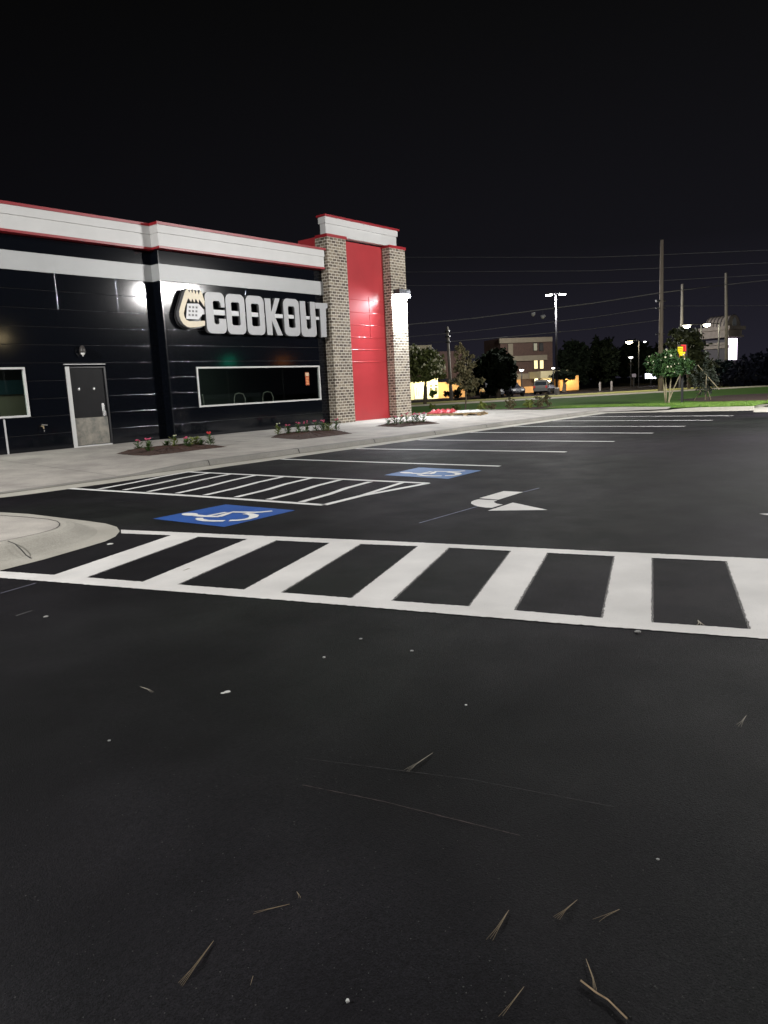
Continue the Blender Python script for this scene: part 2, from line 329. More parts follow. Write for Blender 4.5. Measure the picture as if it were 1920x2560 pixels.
# hatched access aisle
hl = [[(166.6, 1221), (480, 1240), (810, 1263)], [(810, 1263), (903, 1240), (1070, 1208.5)], [(466, 1179.6), (720, 1192), (1070, 1208.5)]]
hd = [((425, 317), (820, 241)), ((535, 321), (905, 247)), ((640, 328), (1000, 251)), ((765, 335), (1110, 256)), ((885, 343), (1230, 262)), ((1020, 352), (1345, 269)), ((1160, 362), (1470, 277)), ((1300, 373), (1600, 285))]
pol = [ribbon([G(*p) for p in l], .125) for l in hl]
mb = MB()
for p in pol: mb.poly(jit([Vector((q[0], q[1], Z1)) for q in p], .004, .15))
for a, b in hd:
    A, B = G(*c6(*a)), G(*c6(*b)); mid1 = A.lerp(B, .33)+Vector((.03, -.02, 0)); mid2 = A.lerp(B, .66)+Vector((-.04, .03, 0))
    mb.poly(jit([Vector((q[0], q[1], Z1+.002)) for q in ribbon([A, mid1, mid2, B], .12)], .004, .15))
A, B = G(903, 1240), G(1005, 1207.5); mb.poly([Vector((q[0], q[1], Z1+.002)) for q in ribbon([A, B], .1)])
ha = struct('hatched_aisle', mb, WPAINT2, label='white diagonal hatching of the accessible aisle between the two blue squares'); fixup(ha)
# accessible symbols
c2s = lambda x, y: (150+x/3.318, 1160+y/3.318)
def isa(corn, m, label):
    A, B, C, D = corn
    A0, B0, C0, D0 = [G(*q) for q in ((382, 1297.5), (564, 1261.6), (738, 1276.5), (561, 1318))]
    u0, v0 = D0-A0, B0-A0; u1, v1 = ((D-A)+(C-B))/2, ((B-A)+(C-D))/2
    det = u0.x*v0.y-u0.y*v0.x
    def tr(p):
        q = p-A0; s = (q.x*v0.y-q.y*v0.x)/det; t = (u0.x*q.y-u0.y*q.x)/det; r = A+u1*s+v1*t; return Vector((r.x, r.y, Z1+.003))
    mb = MB(); mb.poly(jit([Vector((q.x, q.y, Z1)) for q in (A, B, C, D)], .005, .1))
    P = lambda x, y: tr(G(*c2s(x, y)))
    def strip(pts, ws, zz=0):
        pts = [P(*q) for q in pts]; r = ribbon(pts, ws); mb.poly([Vector((q[0], q[1], Z1+.003+zz)) for q in r], 1)
    head = [P(1080+70*math.cos(w), 421+11.5*math.sin(w)) for w in [2*PI*i/20 for i in range(20)]]; mb.poly(head, 1)
    w = .1
    strip([(1125, 430), (1200, 437), (1335, 441)], [w*1.1, w, w], .0004)
    strip([(1215, 437), (1300, 421), (1385, 405)], w*.8, .0008)
    strip([(1320, 441), (1380, 421), (1440, 403), (1600, 406)], w, .0012)
    strip([(1595, 407), (1680, 404), (1770, 395)], [w, w*.9, w*.9], .0016)
    arc = [(1168, 452), (1155, 458), (1172, 468), (1215, 475), (1290, 478), (1370, 477)]
    strip(arc, w, .002)
    arc2 = [(1410, 475), (1490, 472), (1560, 463), (1610, 448), (1620, 432), (1585, 421), (1540, 417)]
    strip(arc2, [w, w, w, w*1.2, w*1.3, w, w], .0024)
    ob = struct('accessible_parking_symbol', mb, [m, WPAINT2], label=label); fixup(ob)
isa([G(382, 1297.5), G(564, 1261.6), G(738, 1276.5), G(561, 1318)], BPAINT, 'large blue square with white wheelchair symbol, near the crosswalk')
c3s = lambda x, y: (600+x/2.074, 1140+y/2.074)
isa([G(*c3s(748, 100)), G(*c3s(928, 60)), G(*c3s(1252, 76)), G(*c3s(1080, 119))], BPAINT2, 'farther pale blue square with white wheelchair symbol beyond the hatching')
# arrows
def arrow(off, label, flip=None):
    mb = MB()
    for pp in ([(1240, 220), (1368, 183), (1468, 188), (1340, 228)],
               [(1237, 226), (1215, 231), (1200, 238), (1198, 246), (1212, 256), (1240, 264), (1275, 269), (1305, 270), (1362, 253), (1335, 249), (1320, 243), (1318, 237), (1335, 231)],
               [(1285, 285), (1415, 243), (1595, 281)]):
        Q_ = [G(*c3s(*q)) for q in pp]
        if flip: Q_ = [flip-(q-G(*c3s(1595, 281))) for q in Q_]
        mb.poly(jit([q+Vector((off[0], off[1], Z1)) for q in Q_], .005, .1))
    ob = struct('lane_arrow', mb, WPAINT, label=label); fixup(ob)
arrow((0, 0), 'white curved turn arrow painted in the middle of the drive lane')
tipL = G(1897, 1285)
arrow((0, 0), 'white turn arrow cut off by the right edge of the photo', tipL)
mb = MB()
for a, b in (((930, 348), (1232, 262)), ((1468, 188), (1552, 166))):
    mb.poly([Vector((q[0], q[1], Z1*.6)) for q in ribbon([G(*c3s(*a)), G(*c3s(*b))], .022)])
ob = struct('layout_chalk_line', mb, mat('chalk', (.16, .17, .26), .8, var=.4, vscale=6), label='faint bluish chalk line running through the turn arrow'); fixup(ob)
for pts, w, c in (([(740, 1894), (1180, 1950), (1535, 2018)], .003, (.018, .0155, .016)), ([(755, 1963), (960, 2005), (1130, 2048), (1300, 2090)], .003, (.045, .03, .028)), ([(0, 1484), (90, 1458)], .02, (.10, .10, .14)), ([(40, 1540), (80, 1527)], .012, (.12, .12, .12))):
    mb = MB(); mb.poly(jit([Vector((q[0], q[1], Z1*.6)) for q in ribbon([G(*p) for p in pts], w)], .002, .05)); ob = struct('pavement_scratch', mb, mat('scratch%d' % pts[0][1], c, .8, var=.5, vscale=9)); fixup(ob)

# ------------------------------------------------------------------ kerbs and walks
def strip3(mb, A, B, k=0):
    n = len(A); o = list(A)+list(B); mb.add(o, [(i, i+1, n+i+1, n+i) for i in range(n-1)], k)
def dens(pts, step=.5):
    out = []
    for a, b in zip(pts[:-1], pts[1:]):
        a, b = Vector(a), Vector(b); k = max(1, int((b-a).length/step)); out += [a.lerp(b, j/k) for j in range(k)]
    out.append(Vector(pts[-1])); return out
KX = [-9, -2, 4, 5.9, 7.2, 8.2, 9, 9.8, 10.5, 11, 12, 14, 17, 20, 24, 28, 31, 33.05]
def kh(x):
    if x >= 11: return .14
    if x <= 8.6: return .03
    t = (x-8.6)/2.4; return .03+.11*t*t*(3-2*t)
def wig(x): return .012*math.sin(x*2.3)+.01*math.sin(x*5.1+1)
xs = []
for a, b in zip(KX[:-1], KX[1:]): xs += [a+(b-a)*j/max(1, int((b-a)/.35)) for j in range(max(1, int((b-a)/.35)))]
xs.append(KX[-1])
gf = [Vector((x, 13.66+wig(x)*1.4+(0.1 if x < 6 else 0), .003)) for x in xs]; gb = [Vector((x, 14.2+wig(x)*.6, .016)) for x in xs]
kf = [Vector((x, 14.25+wig(x)*.5, kh(x)*.9+.002)) for x in xs]; kt = [Vector((x, 14.285+wig(x)*.4, kh(x))) for x in xs]; kb = [Vector((x, 14.45, kh(x)+.003)) for x in xs]
mb = MB(); strip3(mb, gf, gb); ob = struct('gutter', mb, concrete('gutter_concrete', (.36, .345, .30), (.50, .48, .42)), label='light concrete gutter pan along the kerb'); fixup(ob)
mb = MB(); strip3(mb, [p+Vector((0, -.022, .003)) for p in gb], [p+Vector((0, .012, .006)) for p in gb]); ob = struct('gutter_dirt', mb, mat('gutter_dirt', (.035, .03, .022), .9, vscale=1.5, col2=(.22, .2, .15)), label='dark dirt line at the foot of the kerb'); fixup(ob)
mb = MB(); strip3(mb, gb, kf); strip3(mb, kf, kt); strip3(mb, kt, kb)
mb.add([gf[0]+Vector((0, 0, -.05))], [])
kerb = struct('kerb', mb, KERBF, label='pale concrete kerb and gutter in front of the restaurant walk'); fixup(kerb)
# joints across the kerb: thin dark gaps
mb = MB()
for x in (10.95, 13.88, 17.0, 20.1, 23.3, 26.6, 29.9):
    h = kh(x); pr = [(13.68, .006), (14.2, .02), (14.245, h*.9+.006), (14.285, h+.004), (14.45, h+.006)]
    A = [Vector((x-.012, y, z)) for y, z in pr]; B = [Vector((x+.012+random.uniform(-.006, .006), y, z)) for y, z in pr]; strip3(mb, A[1:], B[1:])
ob = struct('kerb_joint', mb, mat('joint_dark', (.04, .038, .035), .9), label='dark joint lines across the kerb'); fixup(ob)
# walk between kerb and building
def wz(y, x):
    t = max(0, min(1, (y-14.45)/6.3)); return kh(x)+.003+(.29-kh(x))*t
ys = [14.45, 15.2, 16, 17, 18, 19, 20, 20.8, 21.6]
mb = MB()
cols = [[Vector((x, y, wz(y, x))) for x in xs] for y in ys]
for a, b in zip(cols[:-1], cols[1:]): strip3(mb, a, b)
walk = struct('sidewalk', mb, CONC, True, 'grey concrete walk between the kerb and the restaurant'); fixup(walk)
def WZ(x, y): return wz(y, x)
# walk continues right of the building
mb = MB(); WE = [(33.05, 14.45), (33.05, 18.2), (31.2, 19.4), (30.6, 22.5), (27.5, 23.4), (27.5, 14.45)]
nx = [Vector((x, y, WZ(min(x, 33), min(y, 21))-.004)) for x, y in WE]; mb.poly(nx)
ob = struct('sidewalk_end', mb, CONC); fixup(ob)
mb = MB()
def jl(a, b, w=.018):
    P = dens([(a[0], a[1], 0), (b[0], b[1], 0)], .4); d = (Vector((*b, 0))-Vector((*a, 0))).normalized(); nrm = Vector((-d.y, d.x, 0))*w/2
    strip3(mb, [p+nrm+Vector((0, 0, WZ(p.x, p.y)+.004)) for p in P], [p-nrm+Vector((0, 0, WZ(p.x, p.y)+.004)) for p in P])
for x in (2.5, 5.6, 8.7, 11.8, 14.9, 18.0, 21.1, 24.2, 27.3, 30.4): jl((x, 14.5), (x, 20.5))
jl((-8, 17.6), (32.9, 17.6)); ob = struct('sidewalk_joint', mb, mat('joint_grey', (.17, .16, .15), .9)); fixup(ob)
# corner island at lower left
OUT = [(1.0, 12.9), (3.4, 12.75), (4.7, 12.4), (5.08, 11.85), (5.2, 11.17), (5.23, 10.25), (5.25, 9.6), (5.25, 9.13), (5.17, 8.73), (5.01, 8.4), (4.78, 8.12), (4.55, 7.95), (4.11, 7.8), (3.66, 7.66), (3.38, 7.61), (3.17, 7.57), (1.5, 7.4), (-2, 7.2), (-9, 7.0)]
INN = [(1.0, 12.2), (3.2, 12.1), (4.2, 11.6), (4.5, 11.1), (4.58, 10.6), (4.66, 10.15), (4.71, 9.6), (4.68, 9.3), (4.6, 9.08), (4.5, 8.9), (4.4, 8.78), (4.28, 8.7), (4.1, 8.63), (3.85, 8.58), (3.7, 8.57), (3.5, 8.55), (1.5, 8.45), (-2, 8.3), (-9, 8.1)]
mb = MB(); N = 8; rows = []
for j in range(N+1):
    t = j/N; prof = .006 + .114*(0 if t < .3 else (lambda u: u*u*(3-2*u))(min(1, (t-.3)/.6)))
    rows.append([Vector((o[0]+(i_[0]-o[0])*t, o[1]+(i_[1]-o[1])*t, prof)) for o, i_ in zip(OUT, INN)])
for a, b in zip(rows[:-1], rows[1:]): strip3(mb, a, b)
ob = struct('kerb_corner', mb, KERB, True, 'rounded concrete kerb corner at the lower left by the crosswalk'); fixup(ob)
mb = MB(); mb.poly([Vector((x, y, .118)) for x, y in INN]+[Vector((-9, 12.2, .118))]); ob = struct('corner_walk', mb, CONC, label='concrete walk inside the rounded kerb corner at the left edge'); fixup(ob)
mb = MB(); I2 = [Vector((x, y, .122)) for x, y in INN]; mb.poly([Vector((q[0], q[1], .123)) for q in ribbon(I2, .014)])
a, b = G(19, 1353, .12), G(77, 1394, .02); a.z = b.z = 0; nn = Vector((.010, .006, 0))
pr = [(0, .124), (.35, .118), (.6, .075), (.8, .03), (1, .012)]
strip3(mb, [a.lerp(b, t)+nn+Vector((0, 0, z)) for t, z in pr], [a.lerp(b, t)-nn+Vector((0, 0, z)) for t, z in pr])
ob = struct('corner_joint', mb, MATS['joint_dark']); fixup(ob)

# far end of the lot: gutter, flush apron and kerb with the lawn behind it
EX0, EX1 = 32.7, 33.25
mb = MB(); Y = [14.5, 13.9, 13.2, 12, 11.3, 10.6, 9.9, 9, 8.3, 7.75]
def eh(y): return .14 if y < 10.3 else (.02 if y > 11.6 else .14-(y-10.3)/1.3*.12)
strip3(mb, [Vector((EX0, y, .005)) for y in Y], [Vector((EX1, y, .016)) for y in Y])
strip3(mb, [Vector((EX1, y, .016)) for y in Y], [Vector((EX1+.05, y, eh(y))) for y in Y])
strip3(mb, [Vector((EX1+.05, y, eh(y))) for y in Y], [Vector((EX1+.3, y, eh(y)+.003)) for y in Y])
mb.poly([(EX0-.0, 7.75, .006), (EX0-.3, 6.6, .006), (EX0-.6, 5.2, .006), (EX1+.4, 5.2, .02), (EX1+1.0, 6.2, .02), (EX1+.3, 7.75, .03)])
mb.add([(EX1, 7.75, .0), (EX1+.3, 7.75, 0), (EX1+.3, 7.75, .143), (EX1+.05, 7.75, .14)], [(0, 1, 2, 3)])
mb.poly([Vector((p.x, p.y, .012)) for p in (G(1884, 1031), G(1884, 1010), G(1925, 1006), G(2150, 1003), G(2150, 1030))]); mb.poly([Vector((p.x, p.y, .016)) for p in (G(1884, 1018), G(1900, 1009), G(1890, 1008))])
ob = struct('end_kerb', mb, KERB, label='pale kerb and flush apron across the far end of the stalls'); fixup(ob)
mb = MB()                                            # apron / ramp behind flush kerb joins the walk
mb.poly([(EX1+.3, 11.2, .1), (EX1+.3, 14.5, .03), (33.05, 14.5, .14), (33.05, 18.2, .14), (35.4, 17.4, .14), (36.0, 14.2, .14), (34.6, 11.4, .14)])
ob = struct('end_walk', mb, CONC); fixup(ob)
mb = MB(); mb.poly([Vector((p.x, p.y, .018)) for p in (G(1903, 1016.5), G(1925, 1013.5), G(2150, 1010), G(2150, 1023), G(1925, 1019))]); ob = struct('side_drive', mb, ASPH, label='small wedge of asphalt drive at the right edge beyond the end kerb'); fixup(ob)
# lawn, path, verge, road as bands along the street
d0 = (G(1643, 983, .15)-G(1029, 1018, .15)); d0.z = 0; d0.normalize()
n0 = Vector((-d0.y, d0.x, 0)); n0 = n0 if n0.dot(Vector((1, 1, 0))) > 0 else -n0
P0 = G(1029, 1018, .12); P0.z = 0
sB = lambda x, y, z=0: (G(x, y, z)-P0).dot(n0)
w_path = sB(1240, 1002.2, .12); w_verge = sB(1240, 998.2, .05); w_road = sB(1240, 990, .0)
print('bands', w_path, w_verge, w_road, d0)
def band(a, b, z, t0=-70, t1=160): return [P0+d0*t0+n0*a+Vector((0, 0, z)), P0+d0*t1+n0*a+Vector((0, 0, z)), P0+d0*t1+n0*b+Vector((0, 0, z)), P0+d0*t0+n0*b+Vector((0, 0, z))]
lawn = MB()
A0 = [Vector((33.5, 7.75, .15)), Vector((33.5, 11.2, .15)), Vector((34.6, 11.4, .15)), Vector((36.0, 14.2, .15)), Vector((35.4, 17.4, .15)), Vector((33.05, 18.2, .15)), Vector((31.2, 19.4, .15)), Vector((30.6, 22.5, .15)), Vector((27.5, 23.4, .15))]
e0 = P0+d0*(-40); e0.z = .15; e1 = P0+d0*120; e1.z = .15
lawn.poly(A0+[e0, e1, Vector((110, -35, .15)), Vector((60, -8, .15)), Vector((42.5, 7.2, .15)), Vector((38.2, 8.5, .15))]); ob = struct('lawn', lawn, GRASS, label='dark green mown lawn between the lot and the street path'); fixup(ob)
p = MB(); p.poly(band(0, w_path, .16)); ob = struct('street_path', p, mat('path_concrete', (.62, .56, .42), .9, var=.15), label='pale concrete path along the street'); fixup(ob)
p = MB(); p.poly(band(w_path, w_verge, .14)); ob = struct('verge', p, VERGE, label='yellowish grass verge between path and road'); fixup(ob)
p = MB(); p.poly(band(w_verge, w_verge+40, -.0)); ob = struct('road', p, ROADM, label='dark street beyond the grass verge'); fixup(ob)
# grass fringe on the kerb edge, lamp light put into its brighter colour
gr = MB()
def blades(x0, x1, y0, y1, n, h, z):
    for _ in range(n):
        x = random.uniform(x0, x1); y = random.uniform(y0, y1); a = random.uniform(0, PI); w = .012; hh = h*random.uniform(.5, 1.2)
        dx, dy = math.cos(a)*w, math.sin(a)*w; lx, ly = random.gauss(0, .03), random.gauss(0, .03)
        gr.add([(x-dx, y-dy, z), (x+dx, y+dy, z), (x+lx, y+ly, z+hh)], [(0, 1, 2)])
blades(33.55, 36.2, 7.8, 11.0, 9000, .07, .15); blades(36, 38.5, 8, 18.5, 12000, .06, .15)
ob = gr.build('grass', leafmat('lamplit_grass', (.10, .19, .03), (.18, .30, .055))); tag(ob, 'green grass fringe along the far kerb, lamp light painted into its colour', 'grass', kind='stuff')
# mulch strips in lawn
mb = MB(); mb.poly(jit([Vector((x, y, .17)) for x, y in ((31.0, 19.9), (33.2, 18.7), (35.6, 17.8), (37.8, 17.2), (39.5, 17.6), (38.5, 19.3), (36, 21.2), (33.5, 22.6), (31, 22.8))], .08, .5)); ob = struct('mulch_strip', mb, MULCH, label='brown mulch strip behind the walk under the shrubs'); fixup(ob)
mb = MB(); mb.poly(jit([Vector((x, y, .17)) for x, y in ((43, 14), (39.5, 11.6), (37.8, 8.4), (41, 5), (46, 3), (52, 8), (49, 13))], .1, .6)); ob = struct('mulch_patch', mb, MULCH, label='brown mulch patch under the staked young tree'); fixup(ob)

# ------------------------------------------------------------------ restaurant building
YL, YR, ZB = 21.41, 21.0, .27
rb = thing('restaurant_building', (14, 24, ZB), 'black panelled single storey restaurant with white cornice, red trim and brick tower', 'building')
w = MB()
# left wall with openings: window x 7.4-10.36 z 1.3-2.67 ; door 11.6-12.84 z .3-2.68
w.box(-6, 7.4, YL, YL+.2, ZB-.3, 6.4); w.box(7.4, 10.36, YL, YL+.2, ZB-.3, 1.3); w.box(7.4, 10.36, YL, YL+.2, 2.67, 6.4)
w.box(10.36, 11.6, YL, YL+.2, ZB-.3, 6.4); w.box(11.6, 12.82, YL, YL+.2, 2.68, 6.4); w.box(12.82, 14.87, YL, YL+.2, ZB-.3, 6.4)
w.box(14.87, 15.97, YR, YR+.62, ZB-.3, 6.4); w.box(15.97, 21.9, YR, YR+.2, ZB-.3, 1.28); w.box(15.97, 21.9, YR, YR+.2, 2.6, 6.4); w.box(21.9, 22.4, YR, YR+.2, ZB-.3, 6.4)
w.build('black_wall', BLACKP, rb)
w = MB(); w.box(27.0, 27.3, 21.2, 33, 0, 6.4); w.box(-6, 27.0, 32.7, 33, 0, 6.4); w.box(-6, -5.8, 21.62, 32.7, 0, 6.4); w.build('rear_wall', BLACKT, rb)
w = MB(); w.box(-5.7, 27.2, 21.7, 32.6, 5.9, 6.1); w.build('roof', mat('roof_membrane', (.3, .3, .3), .8), rb)
# panel joints: rounded beads between panel courses
s = MB()
ARC = [(.013*math.cos(math.radians(a)), .011*math.sin(math.radians(a))) for a in range(-100, 101, 25)]   # (out, along)
def bead(x0, x1, y, z):
    n_ = len(ARC); vs = []
    for o_, q_ in ARC: vs += [(x0, y-o_, z+q_), (x1, y-o_, z+q_)]
    s.add(vs, [(2*i, 2*i+1, 2*i+3, 2*i+2) for i in range(n_-1)])
def vbead(x, y, z0, z1):
    n_ = len(ARC); vs = []
    for o_, q_ in ARC: vs += [(x+q_, y-o_, z0), (x+q_, y-o_, z1)]
    s.add(vs, [(2*i+1, 2*i, 2*i+2, 2*i+3) for i in range(n_-1)])
for k in range(10):
    z = .77+.508*k
    if z > 5.3: break
    if 1.3 < z < 2.7: L = [(-6, 7.33), (10.43, 11.55 if z < 2.7 else 14.87)]
    elif z < 1.3: L = [(-6, 11.55)]
    else: L = [(-6, 14.87)]
    if z < 2.7: L.append((12.88, 14.87))
    for a, b in L: bead(a, b, YL, z)
    R_ = [(14.9, 15.9), (21.98, 22.37)] if 1.3 < z < 2.6 else [(14.9, 22.37)]
    for a, b in R_: bead(a, b, YR, z)
for x in (7.68, 11.58, 13.53): vbead(x, YL, 4.33, 5.3)
vbead(18.38, YR, 4.9, 5.3); vbead(16.45, YR, 4.9, 5.3)
s.build('panel_seams', mat('black_seam', (.12, .125, .14), .13, 1.0), rb, True)
w = MB(); w.box(9.6, 9.645, YL-.02, YL, .29, 1.26); w.build('joint_trim', mat('grey_trim', (.45, .45, .45), .4), rb)
w = MB(); w.box(14.855, 14.895, YR-.012, YR+.03, .27, 6.28); w.build('corner_trim', mat('black_corner', (.006, .007, .009), .12, spec=.4), rb)
# bands
w = MB(); w.box(-6, 14.83, YL-.05, YL, 5.33, 5.84); w.box(14.83, 14.87, YR-.05, YL, 5.33, 5.84); w.box(14.87, 22.37, YR-.05, YR, 5.33, 5.84); w.build('light_band', BAND, rb)
# cornices
def cornice(x0, x1, y0, y1, z0, z1, zc, ret=None, nm='cornice'):
    w = MB(); w.box(x0, x1, y0+.04, y1, z0, z0+(z1-z0)*.62); w.box(x0-(.03 if ret else 0), x1, y0, y1, z0+(z1-z0)*.62, z1); w.build(nm, WHITE, rb)
cornice(-6, 14.76, 21.1, 21.6, 6.35, 6.98, 7.06)
cornice(14.76, 22.28, 20.7, 21.6, 6.35, 6.98, 7.06, ret=1)
w = MB(); w.box(-6, 14.74, 21.07, 21.7, 6.98, 7.06); w.box(14.70, 22.34, 20.66, 21.7, 6.98, 7.063); w.build('coping', REDT, rb)
w = MB(); w.box(-6, 14.76, 21.13, 21.6, 6.28, 6.35); w.box(14.76, 22.3, 20.72, 21.6, 6.28, 6.35); w.build('lower_trim', REDT, rb)
# tower
for x0, x1 in ((22.37, 23.46), (26.25, 27.33)):
    w = MB(); w.box(x0, x1, 20.6, 21.25, 0, 7.5); w.build('brick_pier', BRICK, rb)
    w = MB(); w.box(x0-.04, x1+.03, 20.56, 21.2, 7.5, 7.61); w.build('pier_cap', REDT, rb)
w = MB(); w.box(23.46, 26.25, 21.0, 21.9, ZB-.2, 7.55); w.build('red_panel', RED, rb)
w = MB(); w.box(22.5, 27.2, 21.26, 22.3, 6.2, 7.6); w.build('tower_back', RED, rb)
s = MB()
for k in range(5, 14):
    z = .2+.508*k+.0
    if z < 5.4: bead(23.47, 26.24, 21.0, z)
vbead(25.2, 21.0, 3.75, 5.45); s.build('red_panel_seams', mat('red_seam', (.40, .045, .05), .2, spec=.8), rb, True)
w = MB(); w.box(22.5, 26.96, 20.76, 21.05, 7.61, 8.03); w.box(22.44, 27.0, 20.7, 21.08, 8.03, 8.27); w.build('tower_cornice', WHITE, rb)
w = MB(); w.box(22.38, 27.06, 20.64, 21.12, 8.27, 8.35); w.build('tower_coping', REDT, rb)
w = MB(); w.tube([(18.6, 23, 6.1), (18.6, 23, 7.35)], .04, 8); w.build('roof_vent', GALV, rb)
# windows
def window(x0, x1, z0, z1, y):
    e = thing_part('window', rb)
    f = MB(); t = .055
    f.box(x0, x1, y-.03, y+.06, z0, z0+t); f.box(x0, x1, y-.03, y+.06, z1-t, z1); f.box(x0, x0+t, y-.03, y+.06, z0+t, z1-t); f.box(x1-t, x1, y-.03, y+.06, z0+t, z1-t)
    f.build('frame', WHITE, e); g = MB(); g.box(x0+t, x1-t, y+.02, y+.035, z0+t, z1-t); g.build('pane', GLASS, e)
def thing_part(name, parent):
    o = bpy.data.objects.new(name, None); COL.objects.link(o); o.parent = parent; o.empty_display_size = .1; return o
window(7.4, 10.37, 1.29, 2.68, YL); window(15.96, 21.91, 1.27, 2.61, YR)
# interior seen through the panes
w = MB(); w.box(5.5, 14.0, 24.2, 24.3, ZB, 3.4); w.build('dining_wall', mat('interior_beige', (.44, .42, .33), .8), rb)
w = MB(); w.box(5.5, 14.0, 24.15, 24.2, 1.98, 2.42); w.build('dining_wall_upper', mat('interior_teal', (.035, .10, .13), .7), rb)
w = MB(); w.box(5.5, 14.0, 24.15, 24.2, 2.42, 3.4); w.build('dining_wall_top', mat('interior_black', (.012, .012, .012), .7), rb)
w = MB(); w.box(5.5, 27.0, 21.7, 32, ZB-.1, ZB); w.build('interior_floor', mat('interior_floor', (.1, .08, .06), .5), rb)
w = MB(); w.box(14.0, 14.1, 21.65, 24.2, ZB, 3.4); w.build('interior_partition', mat('interior_beige2', (.3, .3, .26), .8), rb)
w = MB(); w.box(13.0, 26.9, 26.5, 26.6, ZB, 3.6); w.build('counter_wall', mat('interior_dark', (.03, .035, .035), .7), rb)
w = MB(); w.box(5.5, 26.9, 21.7, 32, 3.4, 3.5); w.build('ceiling', mat('interior_ceiling', (.2, .2, .2), .8), rb)
ol2 = light('AREA', (20, 24.5, 3.35), 30, (.75, 1, .8), rb, 2, target=(20, 25, 0), name='long_window_fill')  # added fill lamp, unseen, brightens the room behind the long window
ol = light('AREA', (8.6, 23.0, 3.35), 45, (.9, 1, .8), rb, 1.4, target=(8.6, 23.3, 0), name='dining_fill')  # added unseen fill so the dining wall shows through the left window
# chairs inside
def chair(x, y, rz, label, arch=True):
    t = thing('dining_chair', (x, y, ZB), label, 'chair', 'chairs inside the restaurant')
    cs, sn = math.cos(rz), math.sin(rz); T = lambda a, b, c: (x+a*cs-b*sn, y+a*sn+b*cs, ZB+c*1.42)
    m = MB(); m.box(-.22, .22, -.22, .22, .43, .47, T=T); m.build('seat', mat('chair_seat', (.25, .05, .03), .5), t)
    m = MB(); P = [T(-.2, .2, .45), T(-.21, .23, .85), T(-.15, .25, .97), T(0, .25, 1.0), T(.15, .25, .97), T(.21, .23, .85), T(.2, .2, .45)]; m.tube(P, .022, 6); m.build('backrest', mat('chair_metal', (.16, .16, .13), .4), t)
    for sx in (-1, 1):
        for sy in (-1, 1): m = MB(); m.tube([T(.2*sx, .2*sy, 0), T(.2*sx, .2*sy, .44)], .014, 5); m.build('leg', BLACKT, t)
chair(10.05, 22.6, .3, 'arch backed chair seen through the left window'); chair(20.6, 22.6, 2.2, 'chair at the right end behind the long window'); chair(19.2, 22.7, -.6, 'chair behind the middle right of the long window'); chair(17.9, 22.9, .9, 'chair behind the middle of the long window')
t = thing('dining_table', (19.9, 22.6, ZB), 'small table between chairs behind the long window', 'table'); m = MB(); m.box(19.55, 20.25, 22.3, 22.95, ZB+.73, ZB+.76); m.build('table_top', mat('table_top', (.15, .12, .08), .4), t); m = MB(); m.tube([(19.9, 22.6, ZB), (19.9, 22.6, ZB+.73)], .03, 8); m.build('leg', BLACKT, t)
# poster in the window
t = thing('window_poster', (21.25, YR+.05, 1.87), 'narrow red and orange poster with added glow behind the long window', 'poster')
m = MB(); m.box(21.15, 21.36, YR+.045, YR+.05, 1.86, 2.36); m.build('sheet', emat('poster_red_glow', (.5, .04, .015), .22, (.5, .08, .03)), t)  # faint glow put into the poster sheet and its lettering
m = MB()
for k, z in enumerate((1.9, 1.97, 2.04, 2.12)): m.box(21.18+.01*(k % 2), 21.33-.015*(k % 3), YR+.038, YR+.042, z, z+.035)
m.build('orange_lettering', emat('poster_orange_glow', (1, .35, .12), .6, (.6, .25, .1)), t)
m = MB(); m.box(21.165, 21.345, YR+.036, YR+.042, 2.22, 2.34); m.build('pale_heading', emat('poster_pale_glow', (.8, .5, .3), .45, (.6, .4, .3)), t)
# door
dr = thing_part('door', rb)
m = MB(); m.box(11.69, 12.8, YL+.02, YL+.07, .33, 2.66); m.build('door_leaf', DOORM, dr)
m = MB(); m.box(11.57, 11.675, YL-.05, YL+.08, .29, 2.68); m.build('white_jamb', WHITE, dr)
m = MB(); m.box(12.8, 12.86, YL-.02, YL+.08, .3, 2.68); m.box(11.675, 12.8, YL-.02, YL+.08, 2.64, 2.68); m.build('door_frame', BLACKT, dr)
m = MB(); m.box(11.675, 12.82, YL-.06, YL+.05, .285, .33); m.build('threshold', WHITE, dr)
m = MB(); m.box(11.69, 12.78, YL+.005, YL+.018, .345, 1.16); m.build('kick_plate', STEEL, dr)
m = MB(); m.box(11.54, 12.84, YL-.09, YL, 2.735, 2.76); m.build('drip_cap', mat('grey_trim', (.45, .45, .45), .4), dr)
for x in (11.94, 12.43): m = MB(); m.lathe((x, YL+.02, 2.02), [(.045, 0), (.045, -.012), (.03, -.02), (.012, -.021)], 14, axis='y'); m.build('door_viewer', CHROME, dr)
m = MB(); m.box(12.62, 12.7, YL-.0, YL+.02, 1.17, 1.57); m.tube([(12.69, YL+.0, 1.36), (12.69, YL-.06, 1.34), (12.69, YL-.06, 1.2), (12.69, YL, 1.18)], .014, 6); m.build('handle', CHROME, dr)
